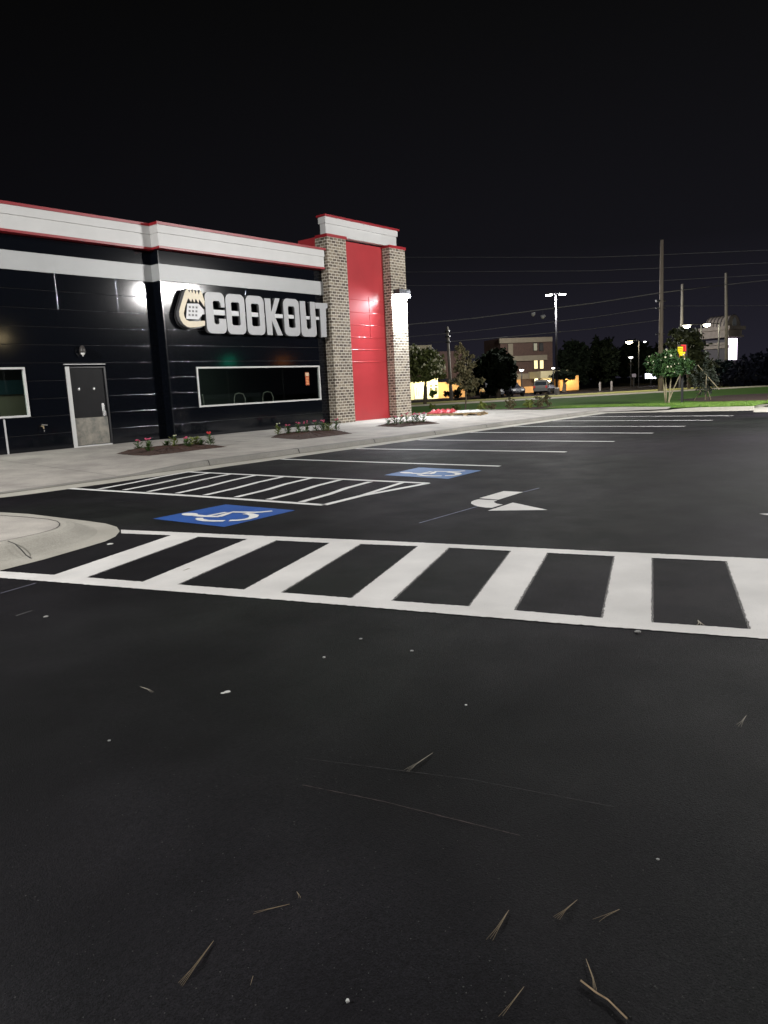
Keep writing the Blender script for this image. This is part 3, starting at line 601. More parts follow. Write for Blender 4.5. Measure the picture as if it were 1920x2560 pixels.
# things on the walls
t = thing('wall_lamp', (12.12, YL-.1, 3.13), 'small unlit dark wall lamp with white tip above the door', 'lamp')
m = MB(); m.lathe((12.12, YL-.12, 3.13), [(.0, .17), (.05, .15), (.085, .05), (.095, -.03), (.08, -.05)], 12); m.box(12.08, 12.16, YL-.06, YL, 3.03, 3.2); m.build('housing', mat('brown_metal', (.05, .045, .042), .4), t, True)
m = MB(); m.lathe((12.12, YL-.12, 3.13), [(.07, -.05), (.05, -.1), (.02, -.13), (.015, -.16)], 12); m.build('lens', mat('frosted', (.7, .7, .68), .4), t, True)
t = thing('hose_tap', (10.7, YL-.05, .95), 'small brass hose tap on the black wall left of the door', 'tap')
m = MB(); m.tube([(10.66, YL, 1.0), (10.66, YL-.1, 1.0), (10.66, YL-.13, .93)], .022, 8); m.build('spout', mat('brass', (.4, .32, .2), .4, .7), t); m = MB(); m.tube([(10.63, YL-.07, 1.05), (10.80, YL-.07, 1.03)], .02, 6); m.build('handle', CHROME, t); m = MB(); m.tube([(10.66, YL-.13, .90), (10.66, YL-.13, .84)], .012, 6); m.build('drip', CHROME, t)
t = thing('wall_pack_light', (26.85, 20.45, 5.6), 'glaring white wall light at the top right of the right brick pier', 'lamp')
m = MB(); m.box(26.42, 27.22, 20.30, 20.6, 5.58, 5.78); m.build('housing', DARKMET, t)
m = MB(); m.box(26.46, 27.18, 20.28, 20.58, 5.46, 5.58); m.build('lens', emat('led_white', (.93, .96, 1), 60), t)
light('AREA', (26.82, 20.42, 5.44), 620, (.9, .95, 1), t, .7, .25, target=(26.82, 20.0, 0), name='wall_pack_lamp')
light('POINT', (27.1, 20.25, 5.36), 560, (.9, .95, 1), t, .1, name='wall_pack_bulb')

# sign
def rrect(x0, x1, z0, z1, r, n=5):
    out = []
    for cx_, cz, a0 in ((x1-r, z1-r, 0), (x0+r, z1-r, PI/2), (x0+r, z0+r, PI), (x1-r, z0+r, 1.5*PI)):
        out += [(cx_+r*math.cos(a0+PI/2*i/n), cz+r*math.sin(a0+PI/2*i/n)) for i in range(n+1)]
    return out
SY0, SY1 = 20.72, 20.86
sg = thing('wall_sign', (19, 20.9, 3.7), 'large grey channel letter sign with cream flame and spatula emblem on the black wall', 'sign')
def ring(mb, o, i, y0, y1):                         # two loops of equal length -> solid ring
    n = len(o); vs = [(x, y0, z) for x, z in o]+[(x, y0, z) for x, z in i]+[(x, y1, z) for x, z in o]+[(x, y1, z) for x, z in i]
    for j in range(n):
        k = (j+1) % n
        mb.add([], []); b = 0
    base = len(mb.v); mb.v += vs
    for j in range(n):
        k = (j+1) % n
        mb.f.append((base+j, base+k, base+n+k, base+n+j)); mb.mi.append(0)
        mb.f.append((base+2*n+k, base+2*n+j, base+3*n+j, base+3*n+k)); mb.mi.append(1)
        mb.f.append((base+k, base+j, base+2*n+j, base+2*n+k)); mb.mi.append(1)
        mb.f.append((base+n+j, base+n+k, base+3*n+k, base+3*n+j)); mb.mi.append(1)
def plate(mb, pts, y0, y1):
    mb.prism([(x, y0, z) for x, z in pts], (0, y1-y0, 0), 0, 1)
def letter(name, fn, m=None):
    mb = MB(); fn(mb); ob = mb.build('sign_letter', [m or LETTER, LETSIDE], sg); fixn(ob); ob.data.polygons.foreach_get; return ob
# after normal fix: back faces use return material
def O(x0, x1):
    def f(mb): ring(mb, rrect(x0, x1, 3.70, 5.05, .2), rrect(x0+.23, x1-.24, 4.0, 4.78, .07), SY0, SY1)
    return f
letter('C', lambda mb: plate(mb, [(17.17, 4.58), (17.17, 4.86)]+[(16.99+.18*math.cos(a), 4.88+.18*math.sin(a)) for a in [PI/2*i/5 for i in range(6)]]+[(16.53+.18*math.cos(a), 4.88+.18*math.sin(a)) for a in [PI/2+PI/2*i/5 for i in range(6)]]+[(16.53+.18*math.cos(a), 3.89+.18*math.sin(a)) for a in [PI+PI/2*i/5 for i in range(6)]]+[(17.01+.18*math.cos(a), 3.89+.18*math.sin(a)) for a in [1.5*PI+PI/2*i/5 for i in range(6)]]+[(17.19, 4.2), (16.89, 4.2), (16.89, 4.06), (16.85, 4.01), (16.74, 4.01), (16.68, 4.06), (16.67, 4.72), (16.72, 4.78), (16.93, 4.78), (16.99, 4.72), (17.0, 4.58)], SY0, SY1))
letter('O', O(17.22, 18.06)); letter('O', O(18.12, 18.96))
letter('K', lambda mb: plate(mb, [(19.01, 5.0), (19.3, 5.0), (19.3, 4.52), (19.53, 5.03), (19.76, 5.03), (19.45, 4.4), (19.8, 3.71), (19.54, 3.71), (19.3, 4.24), (19.3, 3.71), (19.04, 3.71)], SY0, SY1))
letter('O', O(19.92, 20.73))
letter('U', lambda mb: plate(mb, [(20.78, 5.0), (21.07, 5.0), (21.09, 4.05), (21.14, 3.98), (21.28, 3.98), (21.33, 4.05), (21.33, 5.0), (21.6, 5.0)]+[(21.45+.16*math.cos(a), 3.85+.16*math.sin(a)) for a in [-PI/2*i/5 for i in range(6)]]+[(20.95+.17*math.cos(a), 3.86+.17*math.sin(a)) for a in [1.5*PI-PI/2*i/5 for i in range(6)]], SY0, SY1))
letter('T', lambda mb: plate(mb, [(21.62, 4.98), (22.31, 5.0), (22.31, 4.82), (22.2, 4.79), (22.16, 3.69), (21.85, 3.69), (21.86, 4.77), (21.62, 4.77)], SY0, SY1))
# spatula with handle bar running behind the letters
mb = MB(); plate(mb, [(16.1, 4.5), (22.24, 4.46), (22.24, 4.35), (16.14, 4.32)], SY0+.05, SY1+.02)
sp = mb.build('spatula_handle', [mat('white_sign_face', (.55, .56, .57), .4), LETSIDE], sg); fixn(sp)
mb = MB(); plate(mb, [(15.63, 4.63), (16.08, 4.65), (16.24, 4.5), (16.24, 4.33), (16.02, 4.14), (15.53, 4.14)], SY0+.0, SY0+.08)
for i in range(3):
    for j in range(3):
        x = 15.66+i*.135+(j-1)*.02; z = 4.24+j*.125; mb.box(x, x+.075, SY0-.004, SY0+.001, z, z+.065, 1)
sp = mb.build('spatula_head', [MATS['white_sign_face'], LETSIDE], sg)
hook = [(15.66, 5.1), (15.56, 4.98), (15.47, 4.78), (15.36, 4.55), (15.28, 4.36), (15.28, 4.22), (15.32, 4.09), (15.41, 3.97), (15.54, 3.89), (15.68, 3.87), (15.94, 3.89), (16.27, 3.95), (16.29, 4.11), (15.96, 4.08), (15.65, 4.07), (15.54, 4.11), (15.48, 4.19), (15.46, 4.31), (15.52, 4.48), (15.6, 4.65), (15.68, 4.79),
        (15.71, 4.79), (15.79, 4.68), (15.84, 4.8), (15.92, 4.67), (15.98, 4.8), (16.08, 4.67), (16.13, 4.79), (16.31, 4.56), (16.34, 4.74), (16.26, 5.0), (16.18, 5.1), (16.13, 4.93), (16.06, 5.1), (16.0, 4.95), (15.93, 5.12), (15.87, 4.97), (15.80, 5.11), (15.75, 4.98), (15.69, 5.12)]
mb = MB(); plate(mb, hook, SY0+.0, SY1+.02); sp = mb.build('flame_emblem', [CREAM, LETSIDE], sg); fixn(sp)
base = [(15.62, 5.1), (15.5, 4.9), (15.3, 4.45), (15.25, 4.2), (15.33, 3.98), (15.5, 3.86), (15.75, 3.83), (16.3, 3.9), (16.35, 4.75), (16.2, 5.08)]
mb = MB(); plate(mb, base, SY1+.022, SY1+.1); sp = mb.build('emblem_backing', [mat('emblem_black', (.01, .01, .01), .4), mat('emblem_edge', (.04, .04, .042), .4)], sg)

# ------------------------------------------------------------------ flower beds and plants
def bed(pts, label):
    P = [G(x, y, .2) for x, y in pts]; P = [Vector((p.x, p.y, WZ(min(p.x, 33), p.y)+.004)) for p in P]; c = sum(P, Vector())/len(P)
    mb = MB(); J = jit(P, .03, .12); n = len(J); I1 = [p.lerp(c, .3)+Vector((random.gauss(0, .02), random.gauss(0, .02), .05+random.uniform(-.012, .012))) for p in J]
    I2 = [p.lerp(c, .7)+Vector((0, 0, .075+random.uniform(-.015, .015))) for p in J]
    for a, b in ((J, I1), (I1, I2)): mb.add(a+b, [(i, (i+1) % n, n+(i+1) % n, n+i) for i in range(n)])
    mb.add(I2+[c+Vector((0, 0, .08))], [(i, (i+1) % n, n) for i in range(n)])
    for _ in range(260):                            # loose bark chips
        p = random.choice(J).lerp(c, random.random()**.6)+Vector((0, 0, .05)); a = random.uniform(0, PI); L, W = random.uniform(.02, .05), .01
        d, e = Vector((math.cos(a)*L, math.sin(a)*L, random.uniform(-.01, .02))), Vector((-math.sin(a)*W, math.cos(a)*W, .004)); mb.add([p-d-e, p+d-e, p+d+e, p-d+e], [(0, 1, 2, 3)])
    ob = mb.build('mulch_bed', MULCH); fixup(ob); tag(ob, label, 'flower bed', 'mulch beds in the walk'); return ob
def q7(x, y): return (280+x/5.53, 1060+y/5.53)
def q4(x, y): return (480+x/3.19, 1040+y/3.19)
def q5(x, y): return (960+x/3.072, 1000+y/3.072)
bed([q7(*p) for p in ((60, 428), (220, 385), (400, 362), (600, 345), (900, 318), (1140, 290), (1420, 300), (1590, 316), (1250, 352), (900, 395), (520, 437), (300, 440))], 'long mulch bed in front of the black return wall, nearest the door')
bed([q4(*p) for p in ((628, 180), (680, 158), (850, 140), (1000, 128), (1150, 118), (1280, 137), (1050, 165), (860, 186))], 'mulch bed beneath the right end of the long window')
bed([(938, 1067.6), (975, 1061), (1040, 1056.5), (1080, 1055.5), (1100, 1058), (1045, 1063), (1000, 1068)], 'mulch bed in front of the right brick pier, farthest from the door')
def plant(px, py, h, kind, label, grp, zb=.25):
    h *= 1.25; b = G(px, py, zb); b.z = zb+.02
    t = thing('flowering_plant', b, label, 'plant', grp); lf = MB(); rnd = random.Random(int(px*7+py))
    n = 60 if kind != 'bush' else 110; sp = .13 if kind != 'bush' else .24
    for _ in range(n):
        a = rnd.uniform(0, 2*PI); r = sp*rnd.random()**.6; z = h*rnd.uniform(.05, .75); L = rnd.uniform(.045, .09); c = b+Vector((math.cos(a)*r, math.sin(a)*r, z))
        d = Vector((math.cos(a), math.sin(a), rnd.uniform(.1, .9))).normalized()*L; e = d.cross(Vector((0, 0, 1))).normalized()*L*.35; lf.add([c-d, c+e, c+d, c-e], [(0, 1, 2, 3)])
    lf.build('leaves', LF_YEL if kind in ('yellow', 'bush') else LF_MID, t)
    st = MB()
    for _ in range(3): a = rnd.uniform(0, 6.28); st.tube([b, b+Vector((math.cos(a)*.03, math.sin(a)*.03, h*.85))], .006, 4)
    st.build('stem', LF_MID, t)
    if kind in ('pink', 'red', 'yellow'):
        bl = MB(); k = 5 if kind != 'yellow' else 2
        for _ in range(k):
            a = rnd.uniform(0, 6.28); c = b+Vector((math.cos(a)*.06, math.sin(a)*.06, h*rnd.uniform(.8, 1.0))); r = rnd.uniform(.02, .034)
            bl.lathe(c, [(r*.3, -r*.6), (r, -r*.1), (r*.8, r*.4), (r*.2, r*.7)], 7)
        bl.build('blossom', {'pink': PINK, 'red': REDB, 'yellow': BLOSSOM}[kind], t)
NUM = ['first', 'second', 'third', 'fourth', 'fifth', 'sixth', 'seventh', 'eighth', 'ninth']
beds = [('the bed before the black return wall', [(q7(370, 360), .22, 'pink'), (q7(515, 385), .28, 'pink'), (q7(755, 325), .16, 'none'), (q7(870, 330), .3, 'yellow'), (q7(1040, 325), .22, 'pink'), (q7(1150, 300), .22, 'bush'), (q7(1240, 300), .14, 'none'), (q7(1365, 300), .3, 'red')]),
        ('the bed under the long window', [(q4(690, 152), .3, 'yellow'), (q4(768, 150), .27, 'pink'), (q4(850, 146), .32, 'pink'), (q4(912, 142), .32, 'pink'), (q4(988, 132), .34, 'pink'), (q4(1045, 128), .3, 'pink'), (q4(1085, 124), .26, 'bush'), (q4(1152, 118), .34, 'pink')]),
        ('the bed before the right brick pier', [(q5(35, 192), .24, 'red'), (q5(82, 190), .24, 'pink'), (q5(130, 188), .27, 'red'), (q5(175, 184), .32, 'pink'), (q5(218, 180), .28, 'red'), (q5(248, 176), .28, 'pink'), (q5(265, 175), .28, 'red'), (q5(305, 172), .3, 'pink')])]
KD = {'pink': 'pink flowered', 'red': 'red flowered', 'yellow': 'yellow green', 'bush': 'bushy yellow green', 'none': 'small leafy'}
for nm, L in beds:
    for i, ((px, py), h, k) in enumerate(L): plant(px, py, h, k, '%s plant, %s from the left in %s' % (KD[k], NUM[i], nm), 'plants in the mulch beds')
# ------------------------------------------------------------------ pallet with sheets
pa, pb = G(1066, 1044, .2), G(1197, 1040, .2); u = (pb-pa); u.z = 0; LP = u.length; u.normalize(); v = Vector((-u.y, u.x, 0)); v = v if v.dot(Vector((1, 1, 0))) > 0 else -v
def TP(a, b, c): p = pa+u*a+v*b; return (p.x, p.y, .2+c)
t = thing('pallet', (pa.x, pa.y, .2), 'long weathered wooden pallet on the walk right of the brick pier', 'pallet'); PW = mat('pallet_wood', (.28, .2, .1), .85, var=.3, vscale=6)
for j in range(3): m = MB(); m.box(0, LP, j*.5, j*.5+.09, .10, .13, T=TP); [m.box(q_*LP/4-.09*(q_ > 0), q_*LP/4+.09, j*.5, j*.5+.09, 0, .1, T=TP) for q_ in range(5)]; m.build('runner', PW, t)
for j in range(12): m = MB(); a = j*LP/12; m.box(a, a+LP/12*.7, 0, 1.09, .13, .155, T=TP); m.build('deck_board', PW, t)
def sheet(a0, a1, b0, b1, zb, h, m_, name, label, cat):
    mb = MB(); nu, nv = 24, 10; rnd = random.Random(hash(name) % 99 if False else len(name)); vs = []
    for i in range(nu+1):
        for j in range(nv+1):
            s_, t_ = i/nu, j/nv; e = min(1, 6*min(s_, 1-s_)+.0)*min(1, 5*min(t_, 1-t_))
            z = zb+h*(.25+.75*e)*(.6+.4*math.sin(s_*17+t_*5)*math.cos(t_*9+s_*4))+rnd.uniform(0, .012)
            vs.append(TP(a0+(a1-a0)*s_+rnd.uniform(-.02, .02), b0+(b1-b0)*t_+.05*math.sin(s_*9), z))
    fs = [(i*(nv+1)+j, (i+1)*(nv+1)+j, (i+1)*(nv+1)+j+1, i*(nv+1)+j+1) for i in range(nu) for j in range(nv)]
    base = [(p[0], p[1], .2+zb-.0) for p in vs]; mb.add(vs, fs); per = [i*(nv+1) for i in range(nu+1)]+[nu*(nv+1)+j for j in range(1, nv+1)]+[i*(nv+1)+nv for i in range(nu-1, -1, -1)]+[j for j in range(nv-1, 0, -1)]
    k = len(per); mb.add([vs[i] for i in per]+[base[i] for i in per], [(j, (j+1) % k, k+(j+1) % k, k+j) for j in range(k)])
    ob = mb.build(name, m_); fixn(ob); tag(ob, label, cat)
sheet(-.02, LP*.5, .05, 1.05, .157, .2, mat('red_plastic', (.28, .03, .035), .4), 'crumpled_sheet', 'crumpled red plastic sheeting heaped on the left half of the pallet', 'sheeting')
sheet(LP*.47, LP*.98, .1, 1.0, .157, .1, mat('white_plastic', (.5, .5, .48), .4), 'folded_sheet', 'flat white sheeting lying on the right half of the pallet', 'sheeting')

# ------------------------------------------------------------------ vegetation
def crown(blobs, n, leaf, m, parent, name='crown', seed=1, hang=0):
    rnd = random.Random(seed); mb = MB(); tot = sum(b[1][0]*b[1][1]*b[1][2] for b in blobs)
    # each blob: centre, radii
    for c, r in blobs:
        k = int(n*r[0]*r[1]*r[2]/tot); clumps = []
        for _ in range(max(6, k//22)):
            while True:
                q = Vector((rnd.uniform(-1, 1), rnd.uniform(-1, 1), rnd.uniform(-1, 1)))
                if .25 < q.length < 1: break
            clumps.append(q)
        for i in range(k):
            q = clumps[rnd.randrange(len(clumps))]+Vector((rnd.gauss(0, .13), rnd.gauss(0, .13), rnd.gauss(0, .11))); p = Vector((c[0]+q.x*r[0], c[1]+q.y*r[1], c[2]+q.z*r[2]))
            nrm = Vector((rnd.gauss(0, 1), rnd.gauss(0, 1), rnd.gauss(0, 1)+.6)).normalized(); a = nrm.orthogonal().normalized(); a = (Matrix.Rotation(rnd.uniform(0, 6.28), 3, nrm) @ a); b = nrm.cross(a); L = leaf*rnd.uniform(.6, 1.3)
            mb.add([p-a*L, p+b*L*.5, p+a*L, p-b*L*.5], [(0, 1, 2, 3)])
    return mb.build(name, m, parent)
def specks(blobs, n, r0, m, parent, seed=3, name='blossom'):
    rnd = random.Random(seed); mb = MB()
    for _ in range(n):
        c, r = rnd.choice(blobs); w = rnd.uniform(0, 6.28); ph = rnd.uniform(-.5, 1.2)
        p = Vector((c[0]+r[0]*math.cos(w)*math.cos(ph)*.95, c[1]+r[1]*math.sin(w)*math.cos(ph)*.95, c[2]+r[2]*math.sin(ph)*.95)); q = r0*rnd.uniform(.6, 1.4)
        mb.lathe(p, [(q*.3, -q), (q, -q*.2), (q*.8, q*.6), (q*.2, q*1.3)], 6)
    return mb.build(name, m, parent)
def blob(px, py, d, rx, rz, ry=None):                # crown lobe at pixel and distance, radii in px
    c = DP(px, py, d); k = d/FPX*1.02; return ((c.x, c.y, c.z), (rx*k, (ry or rx)*k, rz*k))
def trunkpath(base, top, r0, r1, parent, m, seed=0, forks=4):
    rnd = random.Random(seed); mb = MB(); B, T_ = Vector(base), Vector(top); P = [B.lerp(T_, i/5)+Vector((rnd.gauss(0, .04), rnd.gauss(0, .04), 0))*(0 if i in (0,) else 1) for i in range(6)]
    mb.tube(P, [r0+(r1-r0)*i/5 for i in range(6)], 7); h = (T_-B).length
    for i in range(forks):
        s_ = B.lerp(T_, rnd.uniform(.45, .9)); a = rnd.uniform(0, 6.28); L = h*rnd.uniform(.15, .35); mb.tube([s_, s_+Vector((math.cos(a)*L*.5, math.sin(a)*L*.5, L*.5)), s_+Vector((math.cos(a)*L, math.sin(a)*L, L*.8))], [r1*.9, r1*.6, r1*.25], 5)
    mb.build('trunk', m, parent)
# white-flowered myrtle beside the building (left of first pole)
def tree(name, base, blobs, n, leaf, lm, bm_, label, r0=.15, seed=1, cat='tree', grp=None, top=None):
    t = thing(name, base, label, cat, grp); crown(blobs, n, leaf, lm, t, seed=seed); c = Vector(blobs[0][0]); tp = top or (c.x, c.y, c.z); trunkpath(base, tp, r0, r0*.4, t, bm_, seed); return t
D1 = 62
bl = [blob(1062, 905, D1, 42, 30), blob(1035, 900, D1+1, 26, 34), blob(1090, 925, D1, 24, 30), blob(1050, 935, D1, 34, 20), blob(1075, 890, D1, 20, 20)]
b0 = DP(1062, 1003, D1); b0.z = .1
t = tree('flowering_tree', b0, bl, 5200, .16, LF_MYR, BARK, 'round white blossomed tree beside the right brick pier', seed=4); specks(bl[:3], 150, .09, BLOSSOM, t)
D2 = 50
bl = [blob(1152, 885, D2, 16, 24), blob(1160, 925, D2, 26, 26), blob(1165, 960, D2, 32, 22), blob(1183, 905, D2, 14, 18), blob(1148, 865, D2, 9, 12), blob(1200, 955, D2, 16, 9), blob(1175, 985, D2, 14, 8)]
b0 = DP(1163, 1026, 38); b0 = G(1163, 1026, .15); D2 = math.hypot(b0.x, b0.y)
bl = [blob(1152, 885, D2, 16, 26), blob(1160, 925, D2, 24, 26), blob(1165, 958, D2, 30, 20), blob(1183, 905, D2, 13, 18), blob(1148, 865, D2, 9, 14), blob(1198, 952, D2, 14, 8), blob(1178, 985, D2, 12, 7), blob(1130, 955, D2, 12, 8)]
tree('young_tree', b0, bl, 3800, .085, LF_BRN, BARK, 'slim brownish young tree behind the pallet', .045, seed=5, top=DP(1155, 870, D2))
# dark background trees
DT = 96
def dtree(px, top, bot, w, d, label, seed, lm=LF_DARK, n=3000, leaf=.38):
    cy = (top+bot)/2; hh = (bot-top)/2; bl = [blob(px, cy, d, w*.8, hh*.8), blob(px-w*.45, cy+hh*.25, d+1, w*.5, hh*.6), blob(px+w*.45, cy+hh*.15, d-1, w*.5, hh*.65), blob(px+w*.1, cy-hh*.4, d, w*.5, hh*.5), blob(px-w*.3, cy-hh*.2, d+2, w*.45, hh*.5)]
    b = DP(px, 985, d); b.z = 0; tree('shade_tree', b, bl, n, leaf, lm, BARK, label, .3, seed=seed, grp='dark trees beyond the street')
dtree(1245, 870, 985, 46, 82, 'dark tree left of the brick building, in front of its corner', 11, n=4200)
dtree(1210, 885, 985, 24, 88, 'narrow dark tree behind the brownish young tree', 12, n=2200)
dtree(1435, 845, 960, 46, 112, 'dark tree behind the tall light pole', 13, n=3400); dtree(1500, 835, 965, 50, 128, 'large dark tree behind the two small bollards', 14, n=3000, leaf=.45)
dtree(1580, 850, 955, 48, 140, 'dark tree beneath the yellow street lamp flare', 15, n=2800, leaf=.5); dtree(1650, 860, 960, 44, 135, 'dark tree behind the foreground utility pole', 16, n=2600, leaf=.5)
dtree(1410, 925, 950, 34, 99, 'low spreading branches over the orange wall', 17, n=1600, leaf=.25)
# sodium-lit tree near warm lamps, right
bl = [blob(1712, 845, 78, 36, 22), blob(1690, 838, 78, 20, 14), blob(1738, 852, 78, 18, 16), blob(1720, 885, 79, 40, 34), blob(1745, 925, 79, 36, 36)]
b0 = DP(1722, 978, 78); b0.z = .1
tree('street_tree', b0, bl, 5200, .2, leafmat('olive_leaves', (.03, .038, .018), (.07, .08, .035)), BARK, 'tall thin leaved tree under the pair of warm street lamps', .15, seed=21)
# staked young tree in mulch
b0 = G(1766, 1000, .15); D3 = math.hypot(b0.x, b0.y)
bl = [blob(1762, 955, D3, 26, 28), blob(1772, 925, D3, 16, 26), blob(1745, 938, D3, 14, 18), blob(1786, 950, D3, 12, 20), blob(1765, 890, D3, 8, 16)]
t = tree('staked_tree', b0, bl, 2000, .06, LF_BRN if False else leafmat('thin_leaves', (.03, .04, .03), (.06, .07, .05)), BARK, 'sparse young tree with slanting support stakes in the mulch', .04, seed=22)
for a, b in (((1744, 912), (1798, 974)), ((1735, 1003), (1752, 977)), ((1777, 1004), (1770, 978)), ((1763, 1001), (1766, 940))):
    m = MB(); A, B = DP(*a, D3), DP(*b, D3-.5); A.z = max(A.z, .15); B.z = max(B.z, .15); m.tube([A, B], .022, 5); m.build('stake', PALEBARK, t)
# foreground crape myrtle
b0 = G(1669, 1008, .15); D4 = math.hypot(b0.x, b0.y)
bl = [blob(1668, 915, D4, 38, 22), blob(1640, 918, D4, 24, 20), blob(1700, 918, D4, 24, 22), blob(1672, 893, D4, 24, 18), blob(1635, 900, D4, 14, 14), blob(1702, 900, D4, 13, 13), blob(1665, 932, D4, 34, 10)]
t = thing('crape_myrtle', b0, 'bright green multi stemmed tree with cream blossoms on the grass edge', 'tree'); crown(bl, 5200, .085, leafmat('crape_leaves', (.02, .055, .018), (.06, .12, .035)), t, seed=31); specks(bl, 46, .045, BLOSSOM, t, 32)
mb = MB()
for px, tx, ty in ((1664, 1656, 925), (1666, 1664, 920), (1672, 1680, 925), (1670, 1700, 935)):
    A = G(px, 1007, .15); B = DP(tx, ty, D4); mb.tube([A, A.lerp(B, .5)+Vector((.02, .02, 0)), B], [.04, .032, .02], 6)
mb.build('trunk', PALEBARK, t)
# dark hedge mass at right and blue-black trees beneath the pylon sign
t = thing('hedge', DP(1890, 963, 80).xy.to_3d(), 'huge dark rounded hedge at the right edge below the pylon sign', 'hedge')
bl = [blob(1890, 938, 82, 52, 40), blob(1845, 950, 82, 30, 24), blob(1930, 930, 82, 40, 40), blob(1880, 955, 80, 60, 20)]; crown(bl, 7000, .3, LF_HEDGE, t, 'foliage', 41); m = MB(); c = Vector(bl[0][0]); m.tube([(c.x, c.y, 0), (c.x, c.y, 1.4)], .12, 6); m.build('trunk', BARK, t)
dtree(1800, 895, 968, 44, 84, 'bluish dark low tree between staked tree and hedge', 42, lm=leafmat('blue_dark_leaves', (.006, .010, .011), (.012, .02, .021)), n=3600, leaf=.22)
# bushes near the lit wall and behind the walk
def bush(px, py, d, rx, rz, m_, label, n=700, leaf=.08, seed=1, grp=None):
    b = DP(px, py, d); b.z = max(0, b.z); c = DP(px, py-rz, d); k = d/FPX; t = thing('bush', (b.x, b.y, b.z), label, 'bush', grp); crown([((c.x, c.y, c.z), (rx*k, rx*k, rz*k*1.05))], n, leaf, m_, t, 'foliage', seed); mb = MB(); mb.tube([b, c], [.05, .02], 5); mb.build('stem', BARK, t)
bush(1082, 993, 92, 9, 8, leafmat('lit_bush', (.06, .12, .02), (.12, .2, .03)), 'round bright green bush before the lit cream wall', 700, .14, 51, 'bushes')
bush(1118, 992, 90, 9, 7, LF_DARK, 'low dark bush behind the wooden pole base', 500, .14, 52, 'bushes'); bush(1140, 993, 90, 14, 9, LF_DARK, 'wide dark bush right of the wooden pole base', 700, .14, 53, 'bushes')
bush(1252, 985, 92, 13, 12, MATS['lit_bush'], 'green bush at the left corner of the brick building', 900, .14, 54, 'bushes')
for i, (px, py, rx, rz, mm, lb) in enumerate([(1080, 1021, 5, 5, LF_YEL, 'tiny yellow green shrub just right of the brick pier'), (1142, 1024, 8, 5, LF_MYR, 'small reddish shrub directly above the pallet'), (1205, 1026, 10, 9, LF_YEL, 'spreading yellow green shrub at the left end of the mulch strip'), (1228, 1026, 10, 7, LF_BRN, 'reddish brown shrub second in the mulch strip'), (1278, 1024, 10, 13, LF_BRN, 'tall pale shrub third in the mulch strip'), (1322, 1019, 9, 8, LF_YEL, 'green shrub fourth in the mulch strip'), (1345, 1018, 10, 11, LF_BRN, 'pale shrub fifth in the mulch strip'), (1369, 1015, 9, 12, LF_BRN, 'tall shrub at the right end of the mulch strip')]):
    g = G(px, py, .17); bush(px, py, math.hypot(g.x, g.y), rx*1.3, rz*1.2, mm, lb, 420, .055, 60+i, 'shrubs behind the walk')

# ------------------------------------------------------------------ poles, lamps and wires
LB = G(1392, 987); dLP = math.hypot(LB.x, LB.y)
def lot_light(base, h, label, ang, arm=.62, power=3000, strength=60, col=(1, .98, .96), tilt=0, grp='tall parking lot lights'):
    t = thing('lot_light', base, label, 'street lamp', grp); x, y, z = base
    m = MB(); m.lathe((x, y, z), [(.28, 0), (.28, .7), (.24, .75)], 14); m.build('footing', CONC, t)
    m = MB(); m.tube([(x, y, z+.7), (x, y, z+h)], [.13, .08], 10); m.build('pole', mat('dark_bronze', (.012, .011, .014), .55, spec=.3), t, True)
    cs, sn = math.cos(ang), math.sin(ang)
    for s_ in (-1, 1):
        T = lambda a, b, c, s_=s_: (x+s_*a*cs-b*sn, y+s_*a*sn+b*cs, z+h+c)
        m = MB(); m.box(.02, arm*.55, -.04, .04, -.14, -.06, T=T); m.build('arm', GALV, t)
        hd = MB(); hd.box(arm*.55, arm*.55+.62, -.24, .24, -.16, 0, T=T); hd = hd.build('lamp_head', DARKMET, t)
        ln = MB(); ln.box(arm*.55+.03, arm*.55+.59, -.21, .21, -.24, -.16, T=T); ln.build('lens', emat('lot_led_%d' % strength, col, strength), hd)
        c = T(arm*.55+.31, 0, -.5); light('POINT', c, power, col, t, .13)
    return t
va = math.atan2(-LB.x, LB.y)
lot_light((LB.x, LB.y, 0), 10.6, 'tall two headed lot light glaring right of the brick building', va+.25, .75, 7000, 70)
lot_light((30.75, -.4, 0), 8.9, 'two headed lot light outside the right edge of the photo', 0.0, 1.5, 9000, 70)
lot_light((-7, 15.2, 0), 9.0, 'two headed lot light outside the left edge of the photo', 1.2, .5, 7500, 70)
lot_light((9, -17, 0), 9.0, 'two headed lot light behind the photographer', .7, .5, 4500, 70)
def wpole(px, pyt, base, r, label, m_, extra=None):
    t = thing('utility_pole', base, label, 'utility pole', 'wooden utility poles'); d = math.hypot(base.x, base.y); T_ = DP(px, pyt, d); T_ = Vector((base.x+(T_.x-base.x)*1, base.y+(T_.y-base.y)*1, T_.z))
    m = MB(); m.tube([base+Vector((0, 0, -.1)), base.lerp(T_, .5), T_], [r*1.25, r, r*.8], 10); m.build('pole', m_, t, True); return t, base, T_
t, B_, T_ = wpole(1655, 600, G(1651, 981), .185, 'tallest brown wooden utility pole behind the green flowering tree', WOODPOLE)
for fy, r in ((752, .1), (770, .06), (835, .06)):
    p = DP(1654-(fy-600)*.008, fy, math.hypot(B_.x, B_.y)); m = MB(); m.tube([p+Vector((-.45, .3, 0)), p+Vector((.35, -.25, 0))], r, 6); m.build('bracket', GALV, t)
t, B1, T1 = wpole(1118, 817, G(1128.5, 1002), .15, 'shorter leaning wooden pole right of the white blossomed tree', GREYPOLE)
for fy in (829, 842, 855): p = DP(1118+(fy-817)*.055, fy, math.hypot(B1.x, B1.y)); m = MB(); m.lathe((p.x, p.y, p.z), [(.25, -.09), (.27, 0), (.25, .09)], 10); m.build('band', DARKMET, t)
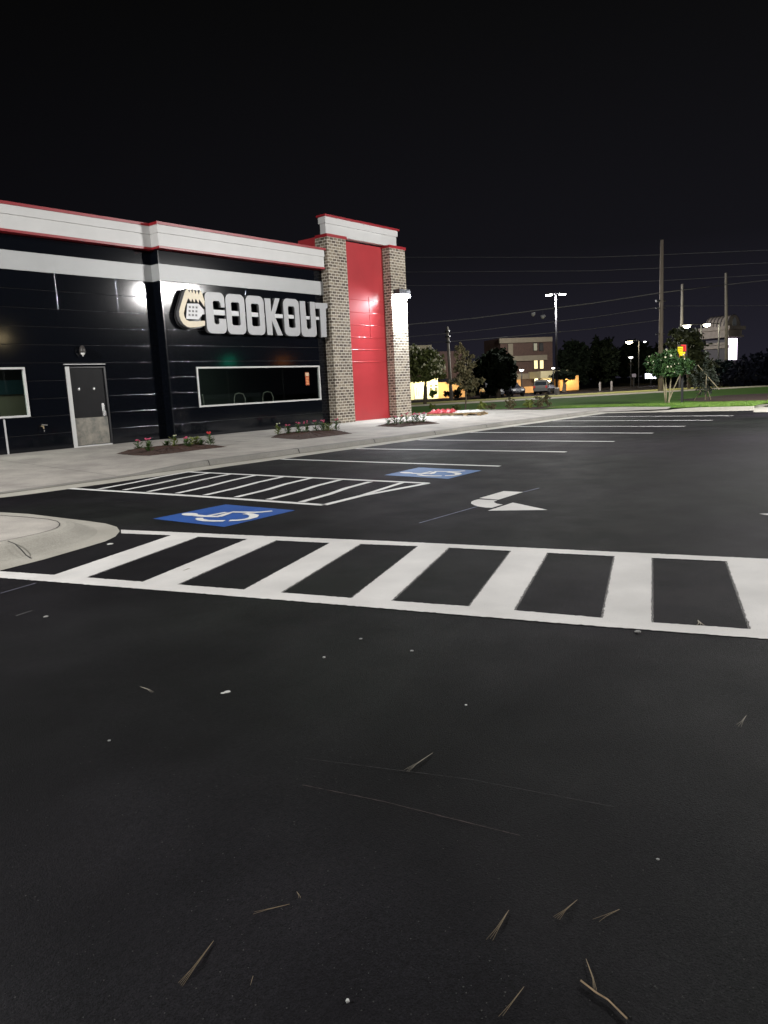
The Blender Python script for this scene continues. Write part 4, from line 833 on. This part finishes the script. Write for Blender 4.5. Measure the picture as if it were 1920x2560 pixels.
bb = DP(1701, 975, 92); bb.z = 0; wpole(1706, 710, bb, .17, 'grey pole rising above the pair of warm street lamps', GREYPOLE)
bb = DP(1817, 960, 96); bb.z = 0; t, B3, T3 = wpole(1815, 682, bb, .18, 'grey pole standing in front of the domed pylon sign', GREYPOLE)
# overhead wires
def wire(pts, r, label, d=70):
    mb = MB(); P = [DP(x, y, dd) for x, y, dd in pts]; Q = []
    for i in range(len(P)-1):
        for j in range(8): Q.append(P[i].lerp(P[i+1], j/8))
    Q.append(P[-1]); mb.tube(Q, r, 4); ob = mb.build('overhead_wire', WIREM); tag(ob, label, 'wire', 'overhead wires')
wire([(700, 645, 85), (1010, 643, 78), (1480, 643, 74), (1648, 637, 74), (1920, 625, 74), (2200, 612, 80)], .018, 'topmost thin overhead wire')
wire([(700, 684, 85), (1015, 680, 78), (1480, 677, 74), (1648, 670, 74), (1920, 657, 74), (2200, 643, 80)], .018, 'second overhead wire from the top')
wire([(700, 718, 85), (1017, 714, 78), (1280, 713, 76), (1440, 709, 74), (1647, 702, 74), (1920, 687, 74), (2200, 671, 80)], .018, 'third overhead wire from the top')
wire([(800, 828, 80), (1022, 811, 70), (1180, 796, 70), (1480, 758, 72), (1585, 742, 74), (1648, 732, 74), (1812, 712, 90), (1920, 700, 92), (2200, 670, 95)], .04, 'thick sagging overhead cable below the three thin wires')
wire([(800, 862, 80), (1022, 842, 70), (1180, 828, 70), (1480, 793, 72), (1648, 768, 74)], .02, 'thin wire just below the thick cable')
wire([(1020, 858, 70), (1120, 854, 66), (1270, 842, 72), (1480, 822, 76), (1648, 800, 74)], .02, 'lowest wire reaching the shorter leaning pole')
wire([(1660, 765, 75), (1920, 764, 80), (2100, 764, 80)], .02, 'level wire crossing right of the tallest pole')
# pale domes on hangers under the cable
for px, py, lb in ((1333, 786, 'left pale dome hanging below the thick cable'), (1357, 792, 'right pale dome hanging below the thick cable')):
    p = DP(px, py, 71); t = thing('hanging_dome', p, lb, 'lamp', 'pale domes under the cable'); m = MB(); m.lathe(p, [(.18, .14), (.19, .05), (.15, -.08), (.04, -.17)], 12); m.build('dome', mat('dome_white', (.30, .30, .31), .4), t, True); m = MB(); q = DP(px, 777-(px-1333)*.05, 71); m.tube([p+Vector((0, 0, .14)), q], .012, 4); m.build('hanger', DARKMET, t)
# street lamps far away
def street_lamp(px, py, d, label, col, strength, power, r=.25, pole=True, name='street_lamp', armdir=None, light_on=True):
    p = DP(px, py, d); t = thing(name, (p.x, p.y, 0), label, 'street lamp', 'distant street lamps')
    hd = MB(); hd.lathe(p, [(r*.5, r*.45), (r, r*.25), (r, r*.12)], 12); hd.build('lamp_head', DARKMET, t)
    b = MB(); b.lathe(p, [(r*.95, r*.12), (r*.8, -r*.3), (r*.3, -r*.5)], 12); b.build('bulb', emat('glow_%s_%d' % (name, px), col, strength), t, True)
    m = MB()
    if armdir: q = Vector((p.x+armdir[0], p.y+armdir[1], p.z-.1)); m.tube([p+Vector((0, 0, r*.4)), q+Vector((0, 0, r*.6))], .05, 6); m.tube([(q.x, q.y, 0), (q.x, q.y, q.z+.2)], .08, 6)
    elif pole: m.tube([(p.x, p.y, 0), (p.x, p.y, p.z-r*.2)], .07, 6)
    if pole or armdir: m.build('pole', DARKMET, t)
    if power: light('POINT', p-Vector((0, 0, r+.12)), power, col, t, .2)
street_lamp(1573, 855, 118, 'bright yellowish street lamp left of the tallest pole', (1, .85, .55), 60, 900, .5, armdir=(1.2, -1.0))
street_lamp(1612, 854, 150, 'tiny white street lamp just right of the bright yellowish one', (1, 1, 1), 8, 0, .28)
street_lamp(1577, 893, 125, 'white lamp on a thin pole below the bright yellowish one', (1, .97, .9), 6, 200, .35)
street_lamp(1526, 915, 140, 'tiny low white lamp left of the lamp posts', (1, 1, 1), 6, 0, .25)
street_lamp(1717, 815, 84, 'left one of the pair of warm street lamps', (1, .93, .68), 40, 500, .38, armdir=(1.4, -1.0)); street_lamp(1767, 812, 88, 'right one of the pair of warm street lamps', (1, .93, .68), 40, 500, .38, armdir=(1.6, -.8))
street_lamp(1304, 925, 96, 'white globe lamp before the brick building wall', (1, .95, .85), 8, 120, .3); street_lamp(1383, 920, 97, 'white globe lamp left of the tall light pole', (1, .95, .85), 7, 100, .22)
street_lamp(1065, 938, 88, 'small white globe lamp before the white blossomed tree', (1, 1, .95), 10, 100, .14)
street_lamp(1272, 939, 92, 'tiny bluish lamp on a dark post left of the brick building', (.6, .6, 1), 5, 0, .13)
# reflections seen in the glossy panels come from these real lamps across the lot
def MR(px, py, yp, y2):                              # where a ray mirrored in the facade plane y=yp reaches y=y2
    r_ = ray(px, py); t_ = (2*yp-y2)/r_.y; return r_.x*t_, H+r_.z*t_
gx, gz = MR(572, 904, YR, -35.5)
t = thing('traffic_signal', (gx, -36, 0), 'traffic signal across the street behind the photographer', 'traffic signal')
m = MB(); m.tube([(gx, -36, 0), (gx, -36, gz+1.6)], .12, 8); m.build('pole', GALV, t); m = MB(); m.box(gx-.3, gx+.3, -35.9, -35.6, gz-.5, gz+1.3); m.build('housing', DARKMET, t); m = MB(); m.lathe((gx, -35.5, gz), [(.4, 0), (.4, .05)], 14, axis='y'); m.build('green_lens', emat('green_signal', (0, 1, .55), 12), t)
gx, gz = MR(706, 904, YR, -32.9)
t = thing('roadside_sign', (gx, -33, 0), 'orange lit roadside sign across the street behind the photographer', 'sign'); m = MB(); m.tube([(gx, -33, 0), (gx, -33, gz-.35)], .12, 8); m.build('pole', GALV, t); m = MB(); m.box(gx-.9, gx+.9, -32.9, -32.7, gz-.35, gz+.4); m.build('panel', emat('orange_sign', (1, .3, .03), 4), t)
gx, gz = MR(2, 845, YL, -39)
t = thing('street_lamp', (gx, -39, 0), 'warm street lamp across the street behind the photographer', 'street lamp', 'distant street lamps'); m = MB(); m.tube([(gx, -39.3, 0), (gx, -39.3, gz+.4)], .09, 8); m.build('pole', GALV, t); m = MB(); m.lathe((gx, -39, gz), [(.2, -.3), (.4, 0), (.3, .2)], 12); m.build('bulb', emat('warm_bulb', (1, .78, .42), 40), t)
street_lamp(1900, 200, 1, 'x', (1, 1, 1), 0, 0) if False else None

# ------------------------------------------------------------------ signs at the street
LPd = 44.5
b0 = G(1705, 1006, .15); LPd = math.hypot(b0.x, b0.y)
t = thing('street_sign', (b0.x, b0.y, .15), 'black sign with yellow and red lit panels on a dark post behind the flowering tree', 'sign')
LPd2 = 62
pb_ = DP(1705, 1006, LPd); m = MB(); m.box(b0.x-.05, b0.x+.05, b0.y-.05, b0.y+.05, .1, DP(1705, 880, LPd).z); m.build('post', DARKMET, t)
cc = DP(1705, 880, LPd); rr = Vector((right.x, right.y, 0)).normalized(); ff = Vector((fwd.x, fwd.y, 0)).normalized(); kp = LPd/FPX
def SG(px, py, off=0): p = DP(px, py, LPd-off); return p
def panel(x0, x1, y0, y1, off, th, name, m_):
    mb = MB(); a, b, c, d = SG(x0, y0, off), SG(x1, y0, off), SG(x1, y1, off), SG(x0, y1, off); mb.prism([a, b, c, d], ff*th); o = mb.build(name, m_, t); fixn(o)
panel(1693, 1718, 861, 897, 0, .12, 'cabinet', mat('sign_black', (.02, .01, .01), .5))
YE = emat('yellow_panel', (1, .75, .0), .85, (.4, .3, 0)); RE = emat('red_text', (1, .05, .04), .8, (.3, 0, 0)); OR = emat('orange_panel', (1, .22, .04), .45, (.3, .1, 0))
panel(1695, 1707, 867, 879, .06, .03, 'yellow_panel', YE); panel(1697, 1713, 880, 884, .06, .03, 'yellow_panel', YE); panel(1699, 1711, 885, 889, .06, .03, 'yellow_panel', YE)
for i in range(2): panel(1709+i*4, 1711+i*4, 864, 878, .06, .03, 'red_lettering', RE)
panel(1703, 1715, 862, 864.5, .06, .03, 'red_lettering', RE); panel(1698, 1712, 890, 896, .06, .03, 'orange_panel', OR)
for i in range(3): panel(1696+i*3.6, 1698.4+i*3.6, 870, 871.5, .1, .02, 'dark_lettering', MATS['sign_black']); panel(1697+i*3.4, 1699+i*3.4, 874, 876, .1, .02, 'dark_lettering', MATS['sign_black'])
# pylon sign with barrel dome
DPY = 99
pc = DP(1817, 965, DPY); pc.z = 0
ax = math.atan2(ff.y, ff.x); ux = Vector((math.cos(ax-.95), math.sin(ax-.95), 0)); uy = Vector((-ux.y, ux.x, 0))   # ux: right-front face direction
pz = lambda y: DP(1817, y, DPY).z
def PT(a, b, z): p = pc+ux*a+uy*b; return (p.x, p.y, z)
t = thing('pylon_sign', pc, 'tall stone pylon sign with ribbed barrel roof and glowing white screen', 'sign')
STONE = mat('pylon_stone', (.22, .19, .17), .8, var=.15); STONED = mat('pylon_dark', (.07, .065, .075), .8); W = 2.9; LL = 3.0
m = MB(); m.box(.2, W-.2, .2, LL, 0, pz(848), T=PT); m.build('shaft', STONED, t)
for y0, y1, o in ((815, 824, -.35), (824, 838, -.05), (838, 843, -.2)):
    m = MB(); m.box(o, W-o, o, LL-o+.3, pz(y1), pz(y0), T=PT); m.build('cornice', STONE, t)
m = MB(); m.box(-.2, .6, .2, LL+.2, pz(861), pz(855), T=PT); m.box(-.1, .6, .1, LL, pz(870), pz(862), T=PT); m.build('side_ledge', STONE, t)
m = MB(); R_ = W/2-.1; z0 = pz(815); n = 14; pro = [(W/2+R_*math.cos(PI*i/n), z0+R_*.95*math.sin(PI*i/n)) for i in range(n+1)]
m.prism([PT(a, .1, z) for a, z in pro], Vector(PT(0, LL, 0))-Vector(PT(0, .1, 0))); o = m.build('barrel_roof', STONE, t); fixn(o)
m = MB()
for k in range(7):
    b = .15+k*(LL-.3)/6; pr2 = [(W/2+(R_+.05)*math.cos(PI*i/n), z0+(R_+.05)*.95*math.sin(PI*i/n)) for i in range(n+1)]
    m.tube([PT(a, b, z) for a, z in pr2], .05, 5)
m.build('roof_rib', STONED, t)
m = MB(); m.prism([PT(W/2+.45*math.cos(a), .06, z0+.1+(.9 if math.sin(a) > 0 else .05)*math.sin(a)) for a in [2*PI*i/16 for i in range(16)]], uy*.05); o = m.build('roundel', mat('roundel_grey', (.3, .32, .36), .5), t); fixn(o)
m = MB(); m.box(.45, W-.75, .05, .2, pz(900), pz(846), T=PT); m.build('screen', emat('led_screen', (.95, .82, 1), 3.5), t)
# small lit sign and distant bits
def flat(px0, px1, py0, py1, d, th, name, m_, label=None, cat=None, parent=None, post=False, grp=None):
    mb = MB(); P = [DP(px0, py0, d), DP(px1, py0, d), DP(px1, py1, d), DP(px0, py1, d)]; mb.prism(P, ff*th)
    c = DP((px0+px1)/2, py1, d); t = thing(name, (c.x, c.y, 0), label, cat, grp); o = mb.build('panel', m_, t); fixn(o)
    if post: m = MB(); m.tube([(c.x, c.y, 0), (c.x, c.y, c.z)], .08, 6); m.build('post', DARKMET, t)
flat(1615, 1640, 934, 946, 120, .3, 'lit_sign', emat('lit_sign_white', (.85, .85, 1), 10), 'small glowing white sign box left of the tallest pole', 'sign', post=True)
flat(1580, 1590, 934, 943, 110, .05, 'back_of_sign', mat('pale_sign', (.35, .3, .35), .6), 'pale rectangular sign on posts left of the glowing sign box', 'sign', post=True)
for px, y0, y1, lb in ((1500, 955, 969, 'left white roadside bollard'), (1529, 953, 965, 'right white roadside bollard')):
    b = DP(px, y1, 95); m = MB(); z1 = DP(px, y0, 95).z; z_ = max(0, b.z); m.lathe((b.x, b.y, 0), [(.13, 0), (.13, z1-.1), (.08, z1)], 10); o = m.build('bollard', mat('bollard_white', (.25, .22, .2), .6)); tag(o, lb, 'bollard', 'bollards by the street')
mb = MB(); P = [G(1545, 964), G(1640, 961), G(1640, 957.5), G(1550, 958)]; mb.poly([Vector((p.x, p.y, .03)) for p in P]); ob = struct('lit_forecourt', mb, mat('lamplit_pavement', (.42, .33, .12), .9, var=.2)); fixup(ob)  # pool of warm lamp light painted as a yellow ground patch
lf = DP(1592, 935, 118)

# ------------------------------------------------------------------ brick building across the street
Q0 = G(1030, 997.5); Q1 = G(1447, 974.5); Q0.z = Q1.z = 0
k0 = 94/math.hypot(Q0.x, Q0.y); Q0 = Q0*k0; k1 = 104/math.hypot(Q1.x, Q1.y); Q1 = Q1*k1
bu = (Q1-Q0).normalized(); bn = Vector((-bu.y, bu.x, 0)); bn = bn if bn.dot(ff) > 0 else -bn
def BPL(px, py, off=0):                              # pixel -> (u, z) on the facade plane pushed back by off
    r = ray(px, py); o = Vector((0, 0, H)); t_ = ((Q0+bn*off)-o).dot(bn)/r.dot(bn); p = o+r*t_; return (p-Q0).dot(bu), p.z
def BT(a, b, c): p = Q0+bu*a+bn*b; return (p.x, p.y, c)
bd = thing('brick_building', Q0, 'three storey brown brick building with tan bands and a lit entrance', 'building')
BRN = mat('brown_brick', (.045, .023, .016), .85, var=.25, vscale=4); TAN = mat('tan_band', (.13, .108, .075), .8, var=.1); ORW = mat('orange_wall', (.40, .22, .085), .8, var=.1); CRW = mat('cream_wall', (.62, .56, .36), .8)
def wl(px0, px1, pyt, pyb, o0, o1, name, m_, parent=None):
    pm = (px0+px1)/2; u0, u1 = BPL(px0, pyb)[0], BPL(px1, pyb)[0]; z1 = BPL(pm, pyt)[1]; z0 = BPL(pm, pyb)[1]; m = MB(); m.box(u0, u1, o0, o1, max(0, z0), z1, T=BT); return m.build(name, m_, parent or bd)
wl(1262, 1392, 842, 976, 1.0, 6, 'wall', BRN)
wl(1255, 1388, 843, 855, .7, 1.0, 'tan_band', TAN); wl(1279, 1375, 888, 901, .7, 1.0, 'tan_band', TAN)
wl(1279, 1330, 934, 948, .7, 1.0, 'tan_band', TAN)
wl(1331, 1400, 928, 945, -2.2, 1.0, 'entrance_canopy', mat('canopy_tan', (.36, .31, .18), .8))
wl(1278, 1290, 858, 888, .8, 1.0, 'stair_bay', TAN); wl(1278, 1290, 901, 934, .8, 1.0, 'stair_bay', TAN); wl(1278, 1290, 948, 984, .8, 1.0, 'stair_bay', TAN)
wl(1245, 1310, 948, 986, .85, .98, 'lower_wall', ORW)
wl(1400, 1447, 939, 976, 0, 6, 'low_wing', ORW)
LITW = emat('lit_window', (1, .85, .45), 1.0, (.5, .4, .2)); LITD = emat('lit_entrance', (1, .92, .6), 1.9, (.5, .4, .2)); DIMW = emat('dim_window', (.5, .42, .28), .15, (.2, .2, .15))
def bwin(x0, x1, y0, y1, m_, off=.9, name='window'):
    f = wl(x0-1.2, x1+1.2, y0-1.2, y1+1.2, off, off+.15, name, BLACKT); p = wl(x0, x1, y0, y1, off-.03, off, 'pane', m_, None); p.parent = f; p.location = -Vector((0, 0, 0))+(p.location if False else Vector((0, 0, 0)))
bwin(1344, 1352.5, 900, 921, LITW); bwin(1358.5, 1367, 900, 921, LITW); bwin(1343, 1351, 857, 875, DIMW); bwin(1358, 1366, 857, 875, mat('dark_glass', (.03, .03, .03), .2))
bwin(1344, 1352, 946, 966, LITD, .8, 'entrance_window'); bwin(1365, 1375, 948, 968, LITD, .8, 'entrance_door')
wl(1360, 1388, 945, 976, .84, .99, 'entrance_wall', CRW)
wl(1314, 1342, 966, 982, .3, .5, 'ramp_wall', ORW)
lw = thing('low_building', BT(0, 0, 0), 'low cream and orange building lit at night behind the white blossomed tree', 'building')
Q0z = 0
wl(1022, 1100, 946, 1000, .5, 8, 'cream_wall', CRW, lw); wl(1100, 1132, 955, 1000, .6, 8, 'orange_wall', ORW, lw); wl(1132, 1170, 955, 1000, .9, 8, 'orange_wall', ORW, lw)
wl(1030, 1108, 858, 874, 4, 5, 'upper_band', mat('dark_tan', (.16, .14, .09), .8), lw); wl(1020, 1200, 874, 946, 4.5, 10, 'upper_wall', mat('dark_brick', (.06, .035, .03), .9, var=.2), lw)
for x0, x1, y0, y1 in ((1077, 1083.5, 962, 967), (1077, 1083.5, 969, 981), (1090, 1097, 961, 966), (1090, 1097, 968, 980)):
    f = wl(x0-1, x1+1, y0-1, y1+1, .42, .5, 'window_frame', WHITE, lw); p = wl(x0, x1, y0, y1, .38, .42, 'window', mat('office_glass', (.10, .10, .06), .2), lw)
wl(1040, 1072, 964, 996, .4, .5, 'glazed_door', emat('glazed_lit', (1, .93, .6), .9, (.6, .6, .4)), lw)
for x in (1044, 1048, 1064, 1070): wl(x, x+1.2, 968, 990, .34, .4, 'door_mullion', mat('mullion', (.2, .18, .1), .5), lw)
def blight(px, py, off, power, col=(1, .78, .42)):
    a, z = BPL(px, py); c = BT(a, off, z); light('AREA', c, power*.55, col, bd, .6, target=(c[0]+bn.x*1.5, c[1]+bn.y*1.5, 0), name='porch_light')
blight(1060, 951, -1.2, 420, (1, .9, .55)); blight(1085, 951, -1.4, 260, (1, .88, .5)); blight(1116, 955, -1.4, 260); blight(1150, 960, -1.5, 120); blight(1420, 941, -1.6, 380); blight(1350, 947, -1.3, 160); blight(1300, 948, -1.5, 90); blight(1374, 947, -1.2, 160); blight(1260, 952, -1.5, 120)

# ------------------------------------------------------------------ parked cars across the street
def car(px, py, d, ang, col, label, kind='suv'):
    c = DP(px, py, d); t = thing('parked_car', (c.x, c.y, 0), label, 'car', 'cars parked across the street'); cs, sn = math.cos(ang), math.sin(ang)
    T = lambda a, b, z: (c.x+a*cs-b*sn, c.y+a*sn+b*cs, z)
    # cross sections along length: x, halfwidth low, halfwidth top, z bottom, z belt, z roof
    sec = [(-2.25, .78, .35, .55, .60), (-2.1, .88, .3, .8, .86), (-1.1, .92, .25, .95, 1.02), (-.75, .92, .25, 1.0, 1.15), (-.15, .92, .25, 1.02, 1.62), (1.2, .92, .25, 1.05, 1.68), (1.95, .9, .28, 1.02, 1.55), (2.2, .86, .35, .9, 1.0), (2.25, .8, .4, .7, .75)]
    mb = MB(); R = []
    for x, w, z0, zb, zr in sec:
        top = w*.78 if zr-zb > .3 else w*.9
        R.append([(x, -w*.92, z0), (x, -w, (z0+zb)/2), (x, -w*.97, zb), (x, -top, zr), (x, top, zr), (x, w*.97, zb), (x, w, (z0+zb)/2), (x, w*.92, z0)])
    vs = [T(*p) for r in R for p in r]; n = 8; fs = [(i*n+j, i*n+(j+1) % n, (i+1)*n+(j+1) % n, (i+1)*n+j) for i in range(len(R)-1) for j in range(n)]+[tuple(range(n)), tuple(range((len(R)-1)*n+n-1, (len(R)-1)*n-1, -1))]
    mb.add(vs, fs); o = mb.build('body', mat('car_%s' % str(col), col, .25, .3, spec=.6), t); fixn(o); DG = mat('car_glass', (.01, .012, .014), .08)
    m = MB(); m.add([T(-.78, -.72, 1.12), T(-.78, .72, 1.12), T(-.2, .64, 1.58), T(-.2, -.64, 1.58)], [(0, 1, 2, 3)]); m.add([T(2.18, -.7, 1.05), T(2.18, .7, 1.05), T(1.99, .64, 1.48), T(1.99, -.64, 1.48)], [(0, 1, 2, 3)])
    for s_ in (-1, 1): m.add([T(-.5, s_*.915, 1.1), T(1.9, s_*.915, 1.1), T(1.6, s_*.75, 1.55), T(0, s_*.75, 1.55)], [(0, 1, 2, 3)])
    m.build('window', DG, t)
    for s_ in (-1, 1):
        for x in (-1.4, 1.4):
            m = MB(); P = []
            for w_, y in ((.34, s_*.72), (.34, s_*.93)): P += [T(x+w_*math.cos(2*PI*i/14), y, .34+w_*math.sin(2*PI*i/14)) for i in range(14)]
            m.add(P, [(i, (i+1) % 14, 14+(i+1) % 14, 14+i) for i in range(14)]+[tuple(range(14)), tuple(range(27, 13, -1))]); m.build('wheel', mat('tyre', (.02, .02, .02), .8), t)
        m = MB(); m.box(-2.26, -2.1, s_*.5-.16, s_*.5+.16, .62, .78, T=T); m.build('headlight', mat('lamp_glass', (.7, .7, .7), .15), t)
        m = MB(); m.box(2.15, 2.28, s_*.7-.1, s_*.7+.1, .75, 1.0, T=T); m.build('tail_light', mat('red_glass', (.3, .02, .02), .2), t)
    m = MB(); m.box(-2.3, -2.2, -.4, .4, .45, .58, T=T); m.build('bumper', GALV, t)
a0 = math.atan2(ff.y, ff.x)
car(1229, 987, 86, a0+.12, (.12, .12, .13), 'grey vehicle facing the street left of the dark one'); car(1275, 985, 86, a0+.25, (.015, .015, .02), 'black vehicle beside the green bush by the brick building'); car(1362, 979, 92, a0+2.7, (.09, .09, .085), 'silver vehicle parked before the lit entrance')

# ------------------------------------------------------------------ litter in the foreground
def needles(px, py, px2, py2, spread, n, label, r=.0012, col=None):
    A, B = G(px, py), G(px2, py2); rnd = random.Random(int(px+py)); t = MB(); L = (B-A); nn = Vector((-L.y, L.x, 0))
    for i in range(n):
        s_ = (i-(n-1)/2)/max(1, n-1)*spread*.6; e = B+nn*s_+L*rnd.uniform(-.08, .02); mid = A.lerp(B, .6)+nn*(s_*.28+rnd.uniform(-.012, .012)+.02)
        t.tube([A+Vector((0, 0, .004)), mid+Vector((0, 0, .006+.001*i)), e+Vector((0, 0, .003))], [r*1.1, r, r*.5], 5)
    o = t.build('pine_needles', col or mat('dry_needle', (.26, .2, .12), .7)); tag(o, label, 'pine needles', 'pine needles fallen on the asphalt')
nd = [((534, 2355), (450, 2465), .18, 4, 'long forked needle bundle at the lower left'), ((1082, 1884), (1015, 1929), .22, 4, 'needle bundle near the middle of the dark asphalt'),
      ((1443, 2252), (1388, 2300), .3, 4, 'tan needle bundle left of the paler pair at lower right'), ((1549, 2276), (1488, 2304), .3, 2, 'pale needle pair at the lower right'),
      ((1272, 2278), (1222, 2355), .2, 3, 'dark curved needle bundle at the lower middle'), ((1310, 2470), (1250, 2545), .1, 2, 'single dark curved needle near the bottom edge'),
      ((724, 2263), (628, 2286), .12, 2, 'thin needle pair left of the middle'), ((742, 2232), (750, 2248), .3, 2, 'short pale needle scrap left of the middle'), ((633, 2443), (626, 2466), .2, 1, 'tiny needle piece near the bottom left'),
      ((1465, 2400), (1490, 2488), .12, 3, 'upright needles touching the big twig'), ((1866, 1790), (1845, 1818), .3, 3, 'small needle bundle near the right edge'), ((350, 1718), (382, 1732), .2, 3, 'small pale needle bundle in the left middle'),
      ((1745, 1552), (1752, 1567), .8, 3, 'small forked needle sprig at the crosswalk edge'), ((458, 1428), (478, 1421), .3, 2, 'needles lying on the second crosswalk bar')]
for a, b, s_, n, lb in nd: needles(*a, *b, s_, n, lb, r=.00062 if a[1] > 1600 else .0022, col=None if a[1] > 1900 else mat('pale_needle', (.36, .33, .26), .7))
tw = MB(); P = [G(1452, 2456), G(1490, 2486), G(1520, 2504), G(1568, 2552)]; tw.tube([p+Vector((0, 0, .006)) for p in P], [.0026, .0025, .0023, .0027], 6); o = tw.build('twig', mat('twig', (.24, .17, .10), .8, var=.3, vscale=30)); tag(o, 'thick tan twig at the lower right corner', 'twig')
def pebble(px, py, r, c, label, name='pebble', flat=.5):
    p = G(px, py); m = MB(); rnd = random.Random(int(px)); vs = []; n = 7
    m.lathe((p.x, p.y, 0), [(r*.7, .0), (r, r*flat*.5), (r*.75, r*flat), (r*.2, r*flat*1.2)], n); o = m.build(name, c); 
    for v_ in o.data.vertices: v_.co.x *= rnd.uniform(.8, 1.25); v_.co.y *= rnd.uniform(.8, 1.25)
    tag(o, label, name.replace('_', ' '), 'scraps and stones on the asphalt')
PB = mat('pale_stone', (.6, .6, .58), .6); PB2 = mat('grey_stone', (.3, .3, .29), .8)
pebble(869, 2505, .006, PB, 'round white pebble at the bottom centre', flat=1.2); pebble(568, 1730, .018, PB, 'white scrap beside the needles in the left middle', 'paper_scrap', .2); pebble(557, 1733, .012, PB, 'smaller white scrap beside the larger one', 'paper_scrap', .2)
pebble(275, 1361, .035, PB, 'small white scrap on the asphalt by the kerb corner', 'paper_scrap', .3); pebble(810, 1644, .01, PB, 'tiny white pebble in the centre'); pebble(902, 1598, .012, PB2, 'tiny grey pebble below the crosswalk centre'); pebble(1595, 1581, .02, PB2, 'grey stone at the lower edge of the crosswalk')
pebble(1645, 2149, .006, PB2, 'tiny pebble at the lower right'); pebble(1030, 1628, .012, PB2, 'grey stone below the crosswalk middle'); pebble(115, 1543, .018, PB2, 'grey stone below the crosswalk at left'); pebble(1165, 1763, .007, PB, 'tiny pale pebble right of the centre'); pebble(273, 1852, .008, PB2, 'tiny grey pebble on the left asphalt')
# loose grit: uncountable
gm = MB(); rnd = random.Random(5)
for _ in range(900):
    y = 1500+1050*rnd.random(); x = rnd.uniform(-50, 1970); p = G(x, y); r = rnd.uniform(.0012, .0035); a = rnd.uniform(0, 6); gm.add([(p.x+r*math.cos(a), p.y+r*math.sin(a), .001), (p.x+r*math.cos(a+2), p.y+r*math.sin(a+2), .001), (p.x+r*math.cos(a+4), p.y+r*math.sin(a+4), .001), (p.x, p.y, r)], [(0, 1, 3), (1, 2, 3), (2, 0, 3)])
o = gm.build('grit', mat('grit', (.055, .055, .052), .8, var=.5, vscale=3)); tag(o, 'fine loose grit scattered over the asphalt', 'grit', kind='stuff')

# ------------------------------------------------------------------ night sky
wd = bpy.data.worlds.new('World'); S.world = wd; wd.use_nodes = True; n = wd.node_tree.nodes; l = wd.node_tree.links; bg = n['Background']
tc = n.new('ShaderNodeTexCoord'); sx = n.new('ShaderNodeSeparateXYZ'); l.new(tc.outputs['Generated'], sx.inputs[0])
r1 = n.new('ShaderNodeValToRGB'); r1.color_ramp.elements[0].position = 0; r1.color_ramp.elements[0].color = (.0150, .0140, .0215, 1); r1.color_ramp.elements[1].position = .42; r1.color_ramp.elements[1].color = (.0031, .0031, .0033, 1)
e = r1.color_ramp.elements.new(.16); e.color = (.0060, .0058, .0078, 1); l.new(sx.outputs[2], r1.inputs[0])
dt = n.new('ShaderNodeVectorMath'); dt.operation = 'DOT_PRODUCT'; l.new(tc.outputs['Generated'], dt.inputs[0]); g = Vector((1, .12, 0)).normalized(); dt.inputs[1].default_value = g
mr = n.new('ShaderNodeMapRange'); mr.inputs[1].default_value = .3; mr.inputs[2].default_value = 1.0; mr.inputs[3].default_value = .42; mr.inputs[4].default_value = 1.15; l.new(dt.outputs['Value'], mr.inputs[0])
mx = n.new('ShaderNodeMix'); mx.data_type = 'RGBA'; mx.blend_type = 'MULTIPLY'; mx.inputs[0].default_value = 1; l.new(r1.outputs[0], mx.inputs[6]); l.new(mr.outputs[0], mx.inputs[7])
l.new(mx.outputs[2], bg.inputs[0]); bg.inputs[1].default_value = 1.0

S.view_settings.view_transform = 'Standard'; S.view_settings.look = 'None'; S.view_settings.exposure = 0; S.view_settings.gamma = 1
S.cycles.use_denoising = True
try: S.cycles.denoiser = 'OPENIMAGEDENOISE'
except Exception: pass
S.cycles.max_bounces = 6; S.cycles.diffuse_bounces = 3; S.cycles.glossy_bounces = 3; S.cycles.transparent_max_bounces = 6
S.cycles.sample_clamp_indirect = 4; S.cycles.caustics_reflective = False; S.cycles.caustics_refractive = False
